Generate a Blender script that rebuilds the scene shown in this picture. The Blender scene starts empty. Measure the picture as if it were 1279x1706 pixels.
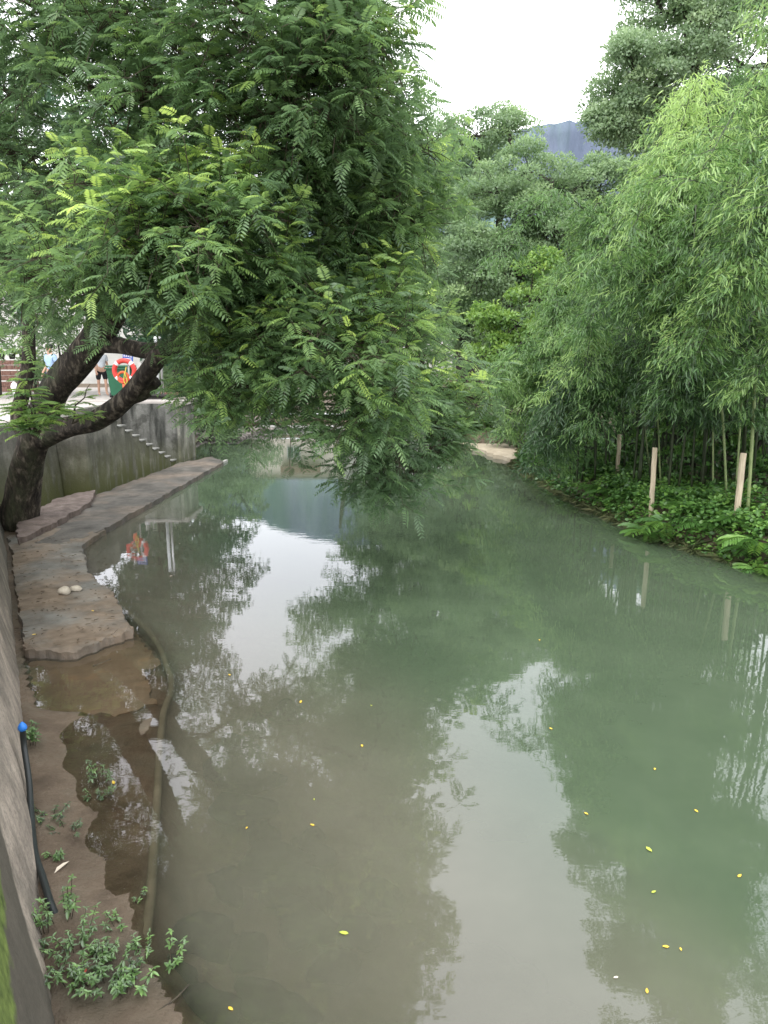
import bpy, bmesh, math, random
import numpy as np
from mathutils import Vector, Matrix, noise
random.seed(7); rng = np.random.default_rng(11)
PI = math.pi
sc = bpy.context.scene
COL = sc.collection
H = 3.3; PITCH = math.radians(12.0); FPX = 1220.0
CP, SP = math.cos(PITCH), math.sin(PITCH)

# ---------------------------------------------------------------- helpers
def ray(px, py):
    a = (px-639.5)/FPX; b = (853-py)/FPX
    return Vector((a, CP + b*SP, -SP + b*CP))
def G(px, py, z=0.0):                       # a point on the level z
    d = ray(px, py); t = (z-H)/d.z
    return Vector((d.x*t, d.y*t, z))
def P(px, py, Y):                           # a point at the distance Y
    d = ray(px, py); t = Y/d.y
    return Vector((d.x*t, Y, H+d.z*t))
def tag(o, label=None, cat=None, group=None, kind=None):
    if label: o['label'] = label
    if cat: o['category'] = cat
    if group: o['group'] = group
    if kind: o['kind'] = kind
    return o
def empty(name, loc, label, cat, group=None, rz=0):
    o = bpy.data.objects.new(name, None); COL.objects.link(o)
    o.location = loc; o.rotation_euler = (0, 0, rz); o.empty_display_size = .2
    return tag(o, label, cat, group)
def link(name, me, mat, parent=None, smooth=False):
    o = bpy.data.objects.new(name, me); COL.objects.link(o)
    if mat: me.materials.append(mat)
    if parent is not None:
        o.parent = parent
        o.matrix_parent_inverse = Matrix.Identity(4)
    if smooth: me.polygons.foreach_set('use_smooth', [True]*len(me.polygons))
    return o
def rel(o, root):                           # mesh was built in world space: bring it into the root's space
    M = (Matrix.Translation(root.location) @ root.rotation_euler.to_matrix().to_4x4()).inverted()
    o.data.transform(M); return o
class MB:
    def __init__(s): s.v = []; s.f = []
    def add(s, vs, fs):
        n = len(s.v); s.v += [tuple(x) for x in vs]; s.f += [tuple(i+n for i in f) for f in fs]; return s
    def box(s, c, size, M=None, bev=0):
        x, y, z = [a/2 for a in size]
        vs = [Vector((i*x, j*y, k*z)) for i in (-1, 1) for j in (-1, 1) for k in (-1, 1)]
        if M is not None: vs = [M @ v for v in vs]
        vs = [v+Vector(c) for v in vs]
        return s.add(vs, [(0,1,3,2),(4,6,7,5),(0,4,5,1),(2,3,7,6),(0,2,6,4),(1,5,7,3)])
    def tube(s, pts, rad, n=8, cap=True, jit=None):
        pts = [Vector(p) for p in pts]; m = len(pts)
        if not hasattr(rad, '__len__'): rad = [rad]*m
        T = []
        for i in range(m):
            t = pts[min(i+1, m-1)]-pts[max(i-1, 0)]
            T.append(t.normalized() if t.length > 1e-9 else Vector((0, 0, 1)))
        a = T[0].orthogonal().normalized(); vs = []
        for i in range(m):
            a = (a-T[i]*a.dot(T[i])); a = a.normalized() if a.length > 1e-6 else T[i].orthogonal().normalized()
            b = T[i].cross(a)
            for k in range(n):
                th = 2*PI*k/n; r = rad[i]
                if jit: r *= jit(i, k, pts[i])
                vs.append(pts[i]+(a*math.cos(th)+b*math.sin(th))*r)
        fs = [(i*n+k, i*n+(k+1) % n, (i+1)*n+(k+1) % n, (i+1)*n+k) for i in range(m-1) for k in range(n)]
        if cap: fs += [tuple(range(n-1, -1, -1)), tuple((m-1)*n+k for k in range(n))]
        return s.add(vs, fs)
    def lathe(s, prof, c=(0,0,0), n=16, M=None):
        vs = []
        for r, z in prof:
            for k in range(n):
                v = Vector((r*math.cos(2*PI*k/n), r*math.sin(2*PI*k/n), z))
                if M is not None: v = M @ v
                vs.append(v+Vector(c))
        m = len(prof)
        fs = [(i*n+k, i*n+(k+1) % n, (i+1)*n+(k+1) % n, (i+1)*n+k) for i in range(m-1) for k in range(n)]
        fs += [tuple(range(n-1, -1, -1)), tuple((m-1)*n+k for k in range(n))]
        return s.add(vs, fs)
    def prism(s, poly, z0, z1):
        n = len(poly)
        vs = [(p[0], p[1], z0) for p in poly]+[(p[0], p[1], z1) for p in poly]
        return s.add(vs, [tuple(range(n-1, -1, -1)), tuple(range(n, 2*n))]+[(i, (i+1) % n, n+(i+1) % n, n+i) for i in range(n)])
    def build(s, name, mat, parent=None, smooth=False, bevel=0, world=False, sub=0):
        me = bpy.data.meshes.new(name); me.from_pydata(s.v, [], s.f); me.validate()
        bm = bmesh.new(); bm.from_mesh(me); bmesh.ops.recalc_face_normals(bm, faces=bm.faces)
        if bevel: bmesh.ops.bevel(bm, geom=list(bm.edges), offset=bevel, segments=2, affect='EDGES', profile=.5)
        bm.to_mesh(me); bm.free()
        o = link(name, me, mat, parent, smooth)
        if world: rel(o, parent)
        return o
def spline(pts, n):                          # Catmull-Rom through the points
    pts = [Vector(p) for p in pts]; out = []
    q = [pts[0]*2-pts[1]]+pts+[pts[-1]*2-pts[-2]]
    for i in range(1, len(q)-2):
        for k in range(n):
            t = k/n
            out.append(.5*((2*q[i])+(q[i+1]-q[i-1])*t+(2*q[i-1]-5*q[i]+4*q[i+1]-q[i+2])*t*t+(3*q[i]-q[i-1]-3*q[i+1]+q[i+2])*t**3))
    out.append(pts[-1]); return out
def lerps(vals, n):
    m = len(vals)
    return [float(np.interp(i/(n-1)*(m-1), range(m), vals)) for i in range(n)]
def nz(p, s=1.0): return noise.noise(Vector(p)*s)

# ---------------------------------------------------------------- materials
def new_mat(name):
    m = bpy.data.materials.new(name); m.use_nodes = True
    nt = m.node_tree; nt.nodes.clear()
    return m, nt, nt.nodes, nt.links
def N(ns, t, **k):
    n = ns.new(t)
    for a, b in k.items(): setattr(n, a, b)
    return n
def ramp(ns, stops):
    r = ns.new('ShaderNodeValToRGB'); e = r.color_ramp.elements
    while len(e) < len(stops): e.new(.5)
    for i, (p, c) in enumerate(stops): e[i].position = p; e[i].color = (*c, 1) if len(c) == 3 else c
    return r
def surf(name, stops, scale=4, rough=.85, bump=.3, bscale=30, detail=8, stretch=(1,1,1), stops2=None, s2=.6, mixlo=.45, mixhi=.6, bdist=.02, spec=.3, coords='Object', metal=0):
    m, nt, ns, L = new_mat(name)
    out = N(ns, 'ShaderNodeOutputMaterial'); b = N(ns, 'ShaderNodeBsdfPrincipled')
    b.inputs['Roughness'].default_value = rough; b.inputs['Specular IOR Level'].default_value = spec; b.inputs['Metallic'].default_value = metal
    tc = N(ns, 'ShaderNodeTexCoord'); mp = N(ns, 'ShaderNodeMapping'); mp.inputs['Scale'].default_value = stretch
    L.new(tc.outputs[coords], mp.inputs[0])
    n1 = N(ns, 'ShaderNodeTexNoise'); n1.inputs['Scale'].default_value = scale; n1.inputs['Detail'].default_value = detail; n1.inputs['Roughness'].default_value = .65
    L.new(mp.outputs[0], n1.inputs[0]); r = ramp(ns, stops); L.new(n1.outputs[0], r.inputs[0]); col = r.outputs[0]
    if stops2:
        n2 = N(ns, 'ShaderNodeTexNoise'); n2.inputs['Scale'].default_value = s2; n2.inputs['Detail'].default_value = 6; n2.inputs['Roughness'].default_value = .6
        L.new(mp.outputs[0], n2.inputs[0]); r2 = ramp(ns, [(mixlo, (0,0,0)), (mixhi, (1,1,1))]); L.new(n2.outputs[0], r2.inputs[0])
        n3 = N(ns, 'ShaderNodeTexNoise'); n3.inputs['Scale'].default_value = scale*2.3; n3.inputs['Detail'].default_value = 8; L.new(mp.outputs[0], n3.inputs[0])
        r3 = ramp(ns, stops2); L.new(n3.outputs[0], r3.inputs[0])
        mx = N(ns, 'ShaderNodeMix', data_type='RGBA'); L.new(r2.outputs[0], mx.inputs[0]); L.new(col, mx.inputs[6]); L.new(r3.outputs[0], mx.inputs[7]); col = mx.outputs[2]
    L.new(col, b.inputs['Base Color'])
    if bump:
        nb = N(ns, 'ShaderNodeTexNoise'); nb.inputs['Scale'].default_value = bscale; nb.inputs['Detail'].default_value = 8; nb.inputs['Roughness'].default_value = .7
        L.new(mp.outputs[0], nb.inputs[0]); bp = N(ns, 'ShaderNodeBump'); bp.inputs['Strength'].default_value = bump; bp.inputs['Distance'].default_value = bdist
        L.new(nb.outputs[0], bp.inputs['Height']); L.new(bp.outputs[0], b.inputs['Normal'])
    L.new(b.outputs[0], out.inputs[0]); return m
def leaf_mat(name, stops, trans=.35, gloss=.06, rough=.45):
    m, nt, ns, L = new_mat(name)
    out = N(ns, 'ShaderNodeOutputMaterial'); at = N(ns, 'ShaderNodeAttribute', attribute_name='tint')
    r = ramp(ns, stops); L.new(at.outputs['Fac'], r.inputs[0])
    d = N(ns, 'ShaderNodeBsdfDiffuse'); t = N(ns, 'ShaderNodeBsdfTranslucent'); g = N(ns, 'ShaderNodeBsdfGlossy'); g.inputs['Roughness'].default_value = rough
    L.new(r.outputs[0], d.inputs[0])
    hs = N(ns, 'ShaderNodeHueSaturation'); hs.inputs['Hue'].default_value = .485; hs.inputs['Value'].default_value = 1.35; L.new(r.outputs[0], hs.inputs['Color']); L.new(hs.outputs[0], t.inputs[0])
    m1 = N(ns, 'ShaderNodeMixShader'); m1.inputs[0].default_value = trans; L.new(d.outputs[0], m1.inputs[1]); L.new(t.outputs[0], m1.inputs[2])
    m2 = N(ns, 'ShaderNodeMixShader'); m2.inputs[0].default_value = gloss; L.new(m1.outputs[0], m2.inputs[1]); L.new(g.outputs[0], m2.inputs[2])
    L.new(m2.outputs[0], out.inputs[0]); return m
def plain(name, col, rough=.6, metal=0, var=.15, spec=.4):
    lo = tuple(c*(1-var) for c in col); hi = tuple(min(1, c*(1+var)) for c in col)
    return surf(name, [(.3, lo), (.7, hi)], scale=6, rough=rough, bump=.08, bscale=40, spec=spec, metal=metal)

M = {}
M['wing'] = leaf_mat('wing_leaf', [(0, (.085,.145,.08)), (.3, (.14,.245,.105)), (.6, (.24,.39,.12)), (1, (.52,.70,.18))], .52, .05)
M['wing_far'] = leaf_mat('far_wing_leaf', [(0, (.035,.08,.05)), (.5, (.07,.15,.08)), (1, (.14,.27,.11))], .35)
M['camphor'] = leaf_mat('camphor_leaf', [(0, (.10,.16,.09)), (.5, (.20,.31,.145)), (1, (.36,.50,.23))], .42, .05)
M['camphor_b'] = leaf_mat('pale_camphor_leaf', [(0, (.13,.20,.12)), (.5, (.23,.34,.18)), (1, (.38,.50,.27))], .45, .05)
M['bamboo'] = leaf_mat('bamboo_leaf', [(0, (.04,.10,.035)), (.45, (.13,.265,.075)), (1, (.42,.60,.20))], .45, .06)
M['young'] = leaf_mat('young_leaf', [(0, (.06,.14,.035)), (.5, (.15,.28,.055)), (1, (.34,.50,.10))], .4, .05)
M['herb'] = leaf_mat('herb_leaf', [(0, (.035,.09,.03)), (.5, (.10,.23,.05)), (1, (.26,.46,.09))], .35, .06)
M['weed'] = leaf_mat('water_weed_leaf', [(0, (.05,.075,.04)), (.5, (.10,.20,.055)), (1, (.22,.40,.10))], .3, .1)
M['drygrass'] = leaf_mat('grass_blade', [(0, (.05,.08,.03)), (.6, (.16,.18,.08)), (1, (.33,.31,.17))], .3, .05)
M['bark'] = surf('bark', [(.35, (.012,.010,.008)), (.52, (.05,.04,.031)), (.66, (.19,.16,.125))], 11, .9, 1.0, 22, stretch=(1,1,.35), bdist=.06, stops2=[(.3,(.03,.035,.02)),(.7,(.10,.11,.06))], s2=1.2, mixlo=.55, mixhi=.7)
M['bark_far'] = surf('far_bark', [(.3, (.02,.018,.015)), (.7, (.07,.06,.05))], 5, .9, .5, 20, bdist=.04)
M['twig'] = surf('twig', [(.3, (.03,.025,.018)), (.7, (.09,.075,.05))], 8, .8, 0)
M['culm'] = surf('culm', [(.3, (.018,.027,.012)), (.7, (.05,.065,.028))], 3, .5, .1, 20, spec=.4)  # stems darkened in colour to show the shade inside the clumps

M['backdrop'] = leaf_mat('backdrop_leaf', [(0, (.012,.028,.014)), (.5, (.03,.065,.03)), (1, (.06,.12,.05))], .2, .03)  # near-black leaf colour carries the gloom between the bamboo stems
M['culm_pale'] = surf('pale_culm', [(.3, (.12,.17,.06)), (.7, (.26,.31,.13))], 3, .5, .1, 20, spec=.4)
# concrete wall: grey with dark run-down streaks, algae towards the foot
def concrete(name, base, dark=.5, algae=.5, zalg=.9, streak=(2.0,2.0,.45), moss=0):
    m, nt, ns, L = new_mat(name)
    out = N(ns, 'ShaderNodeOutputMaterial'); b = N(ns, 'ShaderNodeBsdfPrincipled'); b.inputs['Roughness'].default_value = .9; b.inputs['Specular IOR Level'].default_value = .25
    geo = N(ns, 'ShaderNodeNewGeometry'); mp = N(ns, 'ShaderNodeMapping'); mp.inputs['Scale'].default_value = streak; L.new(geo.outputs['Position'], mp.inputs[0])
    def noise_(scale, src, detail=8, ro=.6):
        n = N(ns, 'ShaderNodeTexNoise'); n.inputs['Scale'].default_value = scale; n.inputs['Detail'].default_value = detail; n.inputs['Roughness'].default_value = ro
        L.new(src, n.inputs[0]); return n.outputs[0]
    def mix(f, a, c):
        mx = N(ns, 'ShaderNodeMix', data_type='RGBA'); L.new(f, mx.inputs[0]); L.new(a, mx.inputs[6])
        if isinstance(c, tuple): mx.inputs[7].default_value = (*c, 1)
        else: L.new(c, mx.inputs[7])
        return mx.outputs[2]
    def math_(op, a, c):
        n = N(ns, 'ShaderNodeMath', operation=op, use_clamp=True)
        for i, x in enumerate((a, c)):
            if isinstance(x, (int, float)): n.inputs[i].default_value = x
            else: L.new(x, n.inputs[i])
        return n.outputs[0]
    pos = geo.outputs['Position']
    r0 = ramp(ns, [(.3, tuple(c*.62 for c in base)), (.55, base), (.75, tuple(c*1.35 for c in base))]); L.new(noise_(3, pos), r0.inputs[0]); col = r0.outputs[0]
    rs = ramp(ns, [(.42, (1,1,1)), (.52, (0,0,0))]); L.new(noise_(38, pos, 6, .75), rs.inputs[0]); col = mix(math_('MULTIPLY', rs.outputs[0], .38), col, (.07,.06,.05))
    r1 = ramp(ns, [(.44, (0,0,0)), (.62, (1,1,1))]); L.new(noise_(1.0, mp.outputs[0]), r1.inputs[0])
    col = mix(math_('MULTIPLY', r1.outputs[0], dark), col, (.03,.032,.028))
    r1b = ramp(ns, [(.5, (0,0,0)), (.56, (1,1,1))]); L.new(noise_(1.1, pos), r1b.inputs[0])
    col = mix(math_('MULTIPLY', r1b.outputs[0], dark*.7), col, (.035,.036,.03))
    sx = N(ns, 'ShaderNodeSeparateXYZ'); L.new(pos, sx.inputs[0])
    za = math_('SUBTRACT', 1.0, math_('DIVIDE', sx.outputs[2], zalg)); r2 = ramp(ns, [(.35, (0,0,0)), (.55, (1,1,1))]); L.new(noise_(2, mp.outputs[0]), r2.inputs[0])
    col = mix(math_('MULTIPLY', math_('MULTIPLY', za, algae*1.5), math_('ADD', r2.outputs[0], .3)), col, (.085,.09,.035))
    if moss:
        # moss on the part of the wall next to the camera, dark damp band beside it
        def lin(zc, yc, ky, k0):                 # k0 + z - zc - ky*(y-yc)
            q1 = N(ns, 'ShaderNodeMath', operation='MULTIPLY_ADD'); q1.inputs[1].default_value = -ky; q1.inputs[2].default_value = ky*yc-zc+k0; L.new(sx.outputs[1], q1.inputs[0])
            q2 = N(ns, 'ShaderNodeMath', operation='ADD'); L.new(q1.outputs[0], q2.inputs[0]); L.new(sx.outputs[2], q2.inputs[1])
            q3 = N(ns, 'ShaderNodeMath', operation='MULTIPLY_ADD'); q3.inputs[1].default_value = .3; L.new(noise_(5, pos), q3.inputs[0]); L.new(q2.outputs[0], q3.inputs[2]); return q3.outputs[0]
        rd = ramp(ns, [(.45, (0,0,0)), (.53, (1,1,1))]); L.new(lin(.1, 3.2, 1.3, .35), rd.inputs[0]); col = mix(math_('MULTIPLY', rd.outputs[0], .85), col, (.05,.046,.035))
        rm = ramp(ns, [(.46, (0,0,0)), (.52, (1,1,1))]); L.new(lin(.6, 2.52, .24, .35), rm.inputs[0])
        rf = ramp(ns, [(0, (0,0,0)), (1, (1,1,1))]); qf = N(ns, 'ShaderNodeMapRange'); qf.inputs[1].default_value = 8; qf.inputs[2].default_value = 13; L.new(sx.outputs[1], qf.inputs[0]); col = mix(math_('MULTIPLY', qf.outputs[0], .75), col, (.10,.10,.085))
        rg = ramp(ns, [(.3, (.04,.06,.015)), (.7, (.15,.20,.05))]); L.new(noise_(14, pos), rg.inputs[0]); col = mix(rm.outputs[0], col, rg.outputs[0])
    L.new(col, b.inputs['Base Color'])
    bp = N(ns, 'ShaderNodeBump'); bp.inputs['Strength'].default_value = .5; bp.inputs['Distance'].default_value = .03; L.new(noise_(18, pos, 10, .7), bp.inputs['Height']); L.new(bp.outputs[0], b.inputs['Normal'])
    L.new(b.outputs[0], out.inputs[0]); return m
M['wall'] = concrete('old_concrete', (.23,.22,.19), .6, .75, 1.4)
M['pierwall'] = concrete('pale_concrete', (.33,.32,.28), .6, .5, .9)
M['stain'] = concrete('stained_concrete', (.20,.20,.185), .95, .35, .8, (3,3,.5))
M['nearwall'] = concrete('near_concrete', (.34,.29,.24), .4, 0, .5, (4,4,1.2), moss=1)
M['slab'] = surf('slab', [(.3, (.065,.062,.055)), (.55, (.15,.145,.13)), (.75, (.25,.24,.215))], 2.2, .8, .6, 14, bdist=.03, stops2=[(.3,(.10,.075,.052)),(.7,(.20,.155,.115))], s2=.9, mixlo=.38, mixhi=.58)
M['slabdark'] = surf('damp_slab', [(.3, (.045,.042,.036)), (.6, (.11,.10,.088)), (.8, (.19,.175,.155))], 2.5, .75, .6, 14, bdist=.03, stops2=[(.3,(.10,.08,.062)),(.7,(.19,.155,.125))], s2=.8, mixlo=.45, mixhi=.62)
M['brickledge'] = surf('brick_ledge', [(.3, (.08,.06,.052)), (.6, (.17,.135,.12)), (.8, (.26,.22,.20))], 5, .9, .7, 12, bdist=.04)
M['edging'] = surf('edging', [(.3, (.2,.2,.185)), (.7, (.42,.41,.38))], 6, .8, .4, 20)
M['tread'] = surf('tread', [(.3, (.14,.14,.13)), (.7, (.27,.265,.245))], 6, .85, .3, 20)
M['plaza'] = surf('plaza', [(.3, (.30,.27,.25)), (.7, (.5,.46,.43))], 1.5, .9, .2, 20)
M['white'] = surf('white_render', [(.3, (.5,.49,.46)), (.7, (.72,.71,.68))], 1.2, .9, .1, 20)
M['cream'] = surf('cream_render', [(.3, (.74,.67,.58)), (.7, (.88,.81,.72))], 1.2, .9, .15, 10)
M['roof'] = surf('roof', [(.3, (.12,.11,.11)), (.7, (.22,.2,.2))], 3, .8, .4, 10)
M['glass'] = plain('window_glass', (.05,.10,.08), .15, 0)
M['frame'] = plain('window_frame', (.6,.6,.58), .5)
M['post'] = surf('post_wood', [(.3, (.36,.29,.20)), (.55, (.55,.46,.34)), (.8, (.68,.60,.47))], 5, .8, .5, 12, stretch=(4,4,.5), bdist=.01, stops2=[(.3,(.10,.09,.06)),(.7,(.26,.22,.16))], s2=1.4, mixlo=.52, mixhi=.68)
M['stone'] = surf('stone', [(.3, (.25,.22,.17)), (.7, (.45,.41,.34))], 5, .8, .4, 12)
M['rubble'] = surf('rubble', [(.3, (.10,.09,.08)), (.6, (.25,.22,.2)), (.8, (.4,.37,.34))], 2, .9, .6, 10)
M['sunk'] = surf('sunk_stone', [(.3, (.008,.01,.009)), (.7, (.02,.022,.018))], 5, .8, .4, 12)
M['sand'] = surf('sand', [(.3, (.30,.25,.18)), (.7, (.48,.41,.31))], 3, .95, .4, 20)
M['hose'] = plain('black_hose', (.018,.022,.022), .45)
M['bluecap'] = plain('blue_plastic', (.02,.16,.55), .4)
M['bin'] = plain('green_plastic', (.016,.10,.05), .5)
M['dark'] = plain('dark_plastic', (.02,.02,.022), .5)
M['red'] = plain('lifebuoy_red', (.55,.045,.035), .45)
M['orange'] = plain('orange_plastic', (.55,.10,.03), .45)
M['tape'] = plain('reflective_tape', (.7,.7,.7), .4)
M['yellow'] = plain('yellow_rope', (.5,.38,.06), .7)
M['bluesign'] = plain('blue_sign', (.015,.07,.36), .4)
M['whitepaint'] = plain('white_paint', (.75,.75,.75), .5)
M['steel'] = plain('steel', (.5,.5,.5), .35, .8)
M['pipe'] = plain('pale_pipe', (.6,.62,.62), .4)
M['plank'] = surf('dark_plank', [(.3, (.02,.019,.018)), (.7, (.07,.065,.06))], 5, .8, .5, 20, stretch=(.4,3,3))
M['skin'] = plain('skin', (.45,.27,.19), .6)
M['hair'] = plain('hair', (.01,.009,.008), .6)
M['cloth_blue'] = plain('pale_blue_cloth', (.32,.45,.66), .9)
M['cloth_white'] = plain('grey_white_cloth', (.55,.58,.62), .9)
M['cloth_black'] = plain('black_cloth', (.012,.012,.014), .9)
M['cloth_navy'] = plain('navy_cloth', (.03,.04,.08), .9)
M['brick'] = surf('brick_red', [(.3, (.14,.07,.055)), (.7, (.30,.18,.145))], 8, .9, .4, 20)
M['leafyellow'] = plain('yellow_leaf', (.62,.43,.05), .6)
M['leafgreen'] = plain('yellow_green_leaf', (.36,.42,.06), .6)
M['leafpale'] = plain('pale_leaf', (.6,.52,.42), .7)
M['redbit'] = plain('red_scrap', (.55,.08,.06), .7)

# ---------------------------------------------------------------- leaves (numpy)
def norm(a): return a/np.maximum(np.linalg.norm(a, axis=-1, keepdims=True), 1e-9)
def leaf6(B, D, Nn, L, W, fold=.25, curl=.12):
    """two-quad pointed leaves, folded on the midrib"""
    D = norm(D); S = norm(np.cross(D, Nn)); U = np.cross(S, D)
    L = L[:, None]; W = W[:, None]
    v = np.stack([B, B+D*L*.3+S*W*.5+U*W*fold, B+D*L*.68+S*W*.42+U*(W*fold-L*curl*.5), B+D*L-U*L*curl, B+D*L*.68-S*W*.42+U*(W*fold-L*curl*.5), B+D*L*.3-S*W*.5+U*W*fold], axis=1)
    n = len(B); i = (np.arange(n)*6)[:, None]
    q = np.concatenate([i+np.array([[0, 1, 2, 3]]), i+np.array([[0, 3, 4, 5]])], axis=1).reshape(-1, 4)
    return v.reshape(-1, 3), q
def leaf4(B, D, Nn, L, W):
    D = norm(D); S = norm(np.cross(D, Nn)); L = L[:, None]; W = W[:, None]; U = np.cross(S, D)
    v = np.stack([B, B+D*L*.5+S*W*.5+U*W*.15, B+D*L, B+D*L*.5-S*W*.5+U*W*.15], axis=1); n = len(B)
    return v.reshape(-1, 3), np.arange(n*4).reshape(-1, 4)
def leaf_object(name, v, q, tint, mat, parent=None, world=True):
    me = bpy.data.meshes.new(name)
    me.vertices.add(len(v)); me.vertices.foreach_set('co', np.ascontiguousarray(v, dtype=np.float32).ravel())
    me.loops.add(q.size); me.loops.foreach_set('vertex_index', q.astype(np.int32).ravel())
    me.polygons.add(len(q)); me.polygons.foreach_set('loop_start', np.arange(0, q.size, 4, dtype=np.int32)); me.polygons.foreach_set('loop_total', np.full(len(q), 4, dtype=np.int32))
    a = me.attributes.new('tint', 'FLOAT', 'POINT'); a.data.foreach_set('value', np.ascontiguousarray(tint, dtype=np.float32))
    me.update(calc_edges=True)
    o = link(name, me, mat, parent)
    if world and parent is not None: rel(o, parent)
    return o
def rnd_unit(n):
    return norm(rng.normal(size=(n, 3)))
def pinnate(B, D, U, L, pairs=8, droop=.35, wf=.27, lf=.34, t0=None, taper=True):
    """compound leaves: returns verts, quads, tint"""
    n = len(B); D = norm(D); S = norm(np.cross(D, U)); U2 = np.cross(S, D)
    s = np.linspace(.18, 1.0, pairs)
    Bv = B[:, None]+D[:, None]*(s[None, :, None]*L[:, None, None]); Bv[..., 2] -= droop*L[:, None]*(s[None]**2)
    tang = np.repeat(D[:, None], pairs, 1).copy(); tang[..., 2] -= 2*droop*s[None]; tang = norm(tang)
    prof = (.62+.38*np.sin(PI*np.clip(s*.95, 0, 1))) if taper else np.ones(pairs)
    vs = []; qs = []; ts = []; off = 0
    for sd in (-1, 1):
        d = norm(S[:, None]*sd*.9+tang*.42+rng.normal(size=Bv.shape)*.07-np.array([0, 0, .22]))
        Ll = (L[:, None]*lf*prof[None]).ravel()*(rng.uniform(.85, 1.1, n*pairs))
        v, q = leaf6(Bv.reshape(-1, 3), d.reshape(-1, 3), np.repeat(U2, pairs, 0), Ll, Ll*wf, .12, .1)
        vs.append(v); qs.append(q+off); off += len(v)
        tt = np.repeat(t0, pairs)+rng.normal(size=n*pairs)*.04
        ts.append(np.repeat(tt, 6))
    # rachis
    R0 = B; v, q = leaf4(R0, np.concatenate([D[:, :2], D[:, 2:]-droop], 1), U2, L*.98, np.full(n, .006))
    vs.append(v); qs.append(q+off); ts.append(np.repeat(t0*.6, 4))
    return np.concatenate(vs), np.concatenate(qs), np.clip(np.concatenate(ts), 0, 1)
class Leaves:
    def __init__(s): s.v = []; s.q = []; s.t = []; s.n = 0
    def add(s, v, q, t): s.v.append(v); s.q.append(q+s.n); s.t.append(t); s.n += len(v)
    def build(s, name, mat, parent=None, world=True):
        return leaf_object(name, np.concatenate(s.v), np.concatenate(s.q), np.concatenate(s.t), mat, parent, world)

def limb_path(a, b, sag=0, n=8, wob=.08):
    a = Vector(a); b = Vector(b); L = (b-a).length; m = (a+b)/2+Vector((0, 0, .12*L-sag)); out = []
    o = Vector((random.uniform(-9, 9),)*3)
    for i in range(n+1):
        t = i/n; p = a*(1-t)**2+m*2*t*(1-t)+b*t*t
        w = math.sin(PI*t)*wob*L
        out.append(p+Vector((nz(o+Vector((t*2.5, 0, 0))), nz(o+Vector((0, t*2.5, 5))), nz(o+Vector((3, 0, t*2.5)))))*w*1.5)
    return out

def branches_to(mb, nodes, c, r0, r1, n=8, sag=0, sides=6):
    a = min(nodes, key=lambda p: (Vector(p)-Vector(c)).length+.25*max(0, p[2]-c[2]))
    path = limb_path(a, c, sag, n); mb.tube(path, lerps([r0, r1], len(path)), sides, cap=False)
    return path

def pinnate_tree(name, label, cat, root_at, trunks, lumps, mat, barkmat, leafL=(.2, .3), pairs=8, subr=.45, shoots=5, per=6, group=None, bright=1.0, sides=14):
    """trunks: (points, radii); lumps: (centre, radius, sub-centres, brightness)"""
    root = empty(name, root_at, label, cat, group)
    tk = MB(); nodes = []
    for pts, rad in trunks:
        sp = spline(pts, 7); rr = lerps(rad, len(sp))
        def jit(i, k, p, sides=sides):
            a = 2*PI*k/sides
            return 1+.16*nz((math.cos(a)*1.6, math.sin(a)*1.6, p.z*.9+p.x))+.10*nz((math.cos(a)*5, math.sin(a)*5, p.z*2))
        tk.tube(sp, rr, sides, jit=jit); nodes += [tuple(p) for p in sp[len(sp)//3:]]
    tk.build('trunk', barkmat, root, smooth=True, world=True)
    br = MB(); LV = Leaves(); ext = []
    for c, r, ns, bri in lumps:
        c = Vector(c); rv = Vector(r) if hasattr(r, '__len__') else Vector((r, r, r))
        path = branches_to(br, nodes+ext, c, .05+.018*max(rv), .015, 8)
        ext += [tuple(p) for p in path[5:]]
        for k in range(ns):
            u = Vector(rng.normal(size=3)).normalized(); rad = random.uniform(.35, 1.0)**.6
            scn = c+Vector((u.x*rv.x, u.y*rv.y, u.z*rv.z))*rad
            if scn.z < .75: scn.z = .75+random.random()*.3
            bp = limb_path(random.choice(path[4:]), scn, 0, 4); br.tube(bp, lerps([.014, .005], 5), 4, cap=False)
            outw = Vector((u.x, u.y, u.z))
            for j in range(shoots):
                sd = (outw*.7+Vector(rng.normal(size=3))*.6+Vector((0, 0, .25))).normalized()
                st = scn+Vector(rng.normal(size=3))*subr*.55
                en = st+sd*random.uniform(.2, .35)
                br.tube([scn, (scn+st)/2+Vector((0, 0, .03)), st, en], [.006, .005, .004, .002], 3, cap=False)
                m = per; s = np.linspace(.1, 1, m); az = np.arange(m)*2.399+random.random()*6
                sdv = np.array(sd); o1 = norm(np.cross(sdv, [0.3, 0.2, 1.0])); o2 = np.cross(sdv, o1)
                B = np.array(st)[None]+(np.array(en)-np.array(st))[None]*s[:, None]
                D = sdv[None]*(.25+.6*s[:, None])+(o1[None]*np.cos(az)[:, None]+o2[None]*np.sin(az)[:, None])*.8
                D[:, 2] = D[:, 2]*.55+.08
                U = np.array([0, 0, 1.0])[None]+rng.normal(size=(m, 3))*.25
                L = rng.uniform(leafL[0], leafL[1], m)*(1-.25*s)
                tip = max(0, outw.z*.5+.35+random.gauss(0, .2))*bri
                t = np.clip(.17+.24*bri*random.random()+.74*tip*s**1.3+rng.normal(size=m)*.06, 0, 1)*bright  # fresh pale tips, plus sunlit highlights on upper shoots put into the tint
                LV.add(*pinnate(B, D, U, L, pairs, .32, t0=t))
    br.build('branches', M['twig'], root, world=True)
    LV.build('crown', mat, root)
    return root

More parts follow.
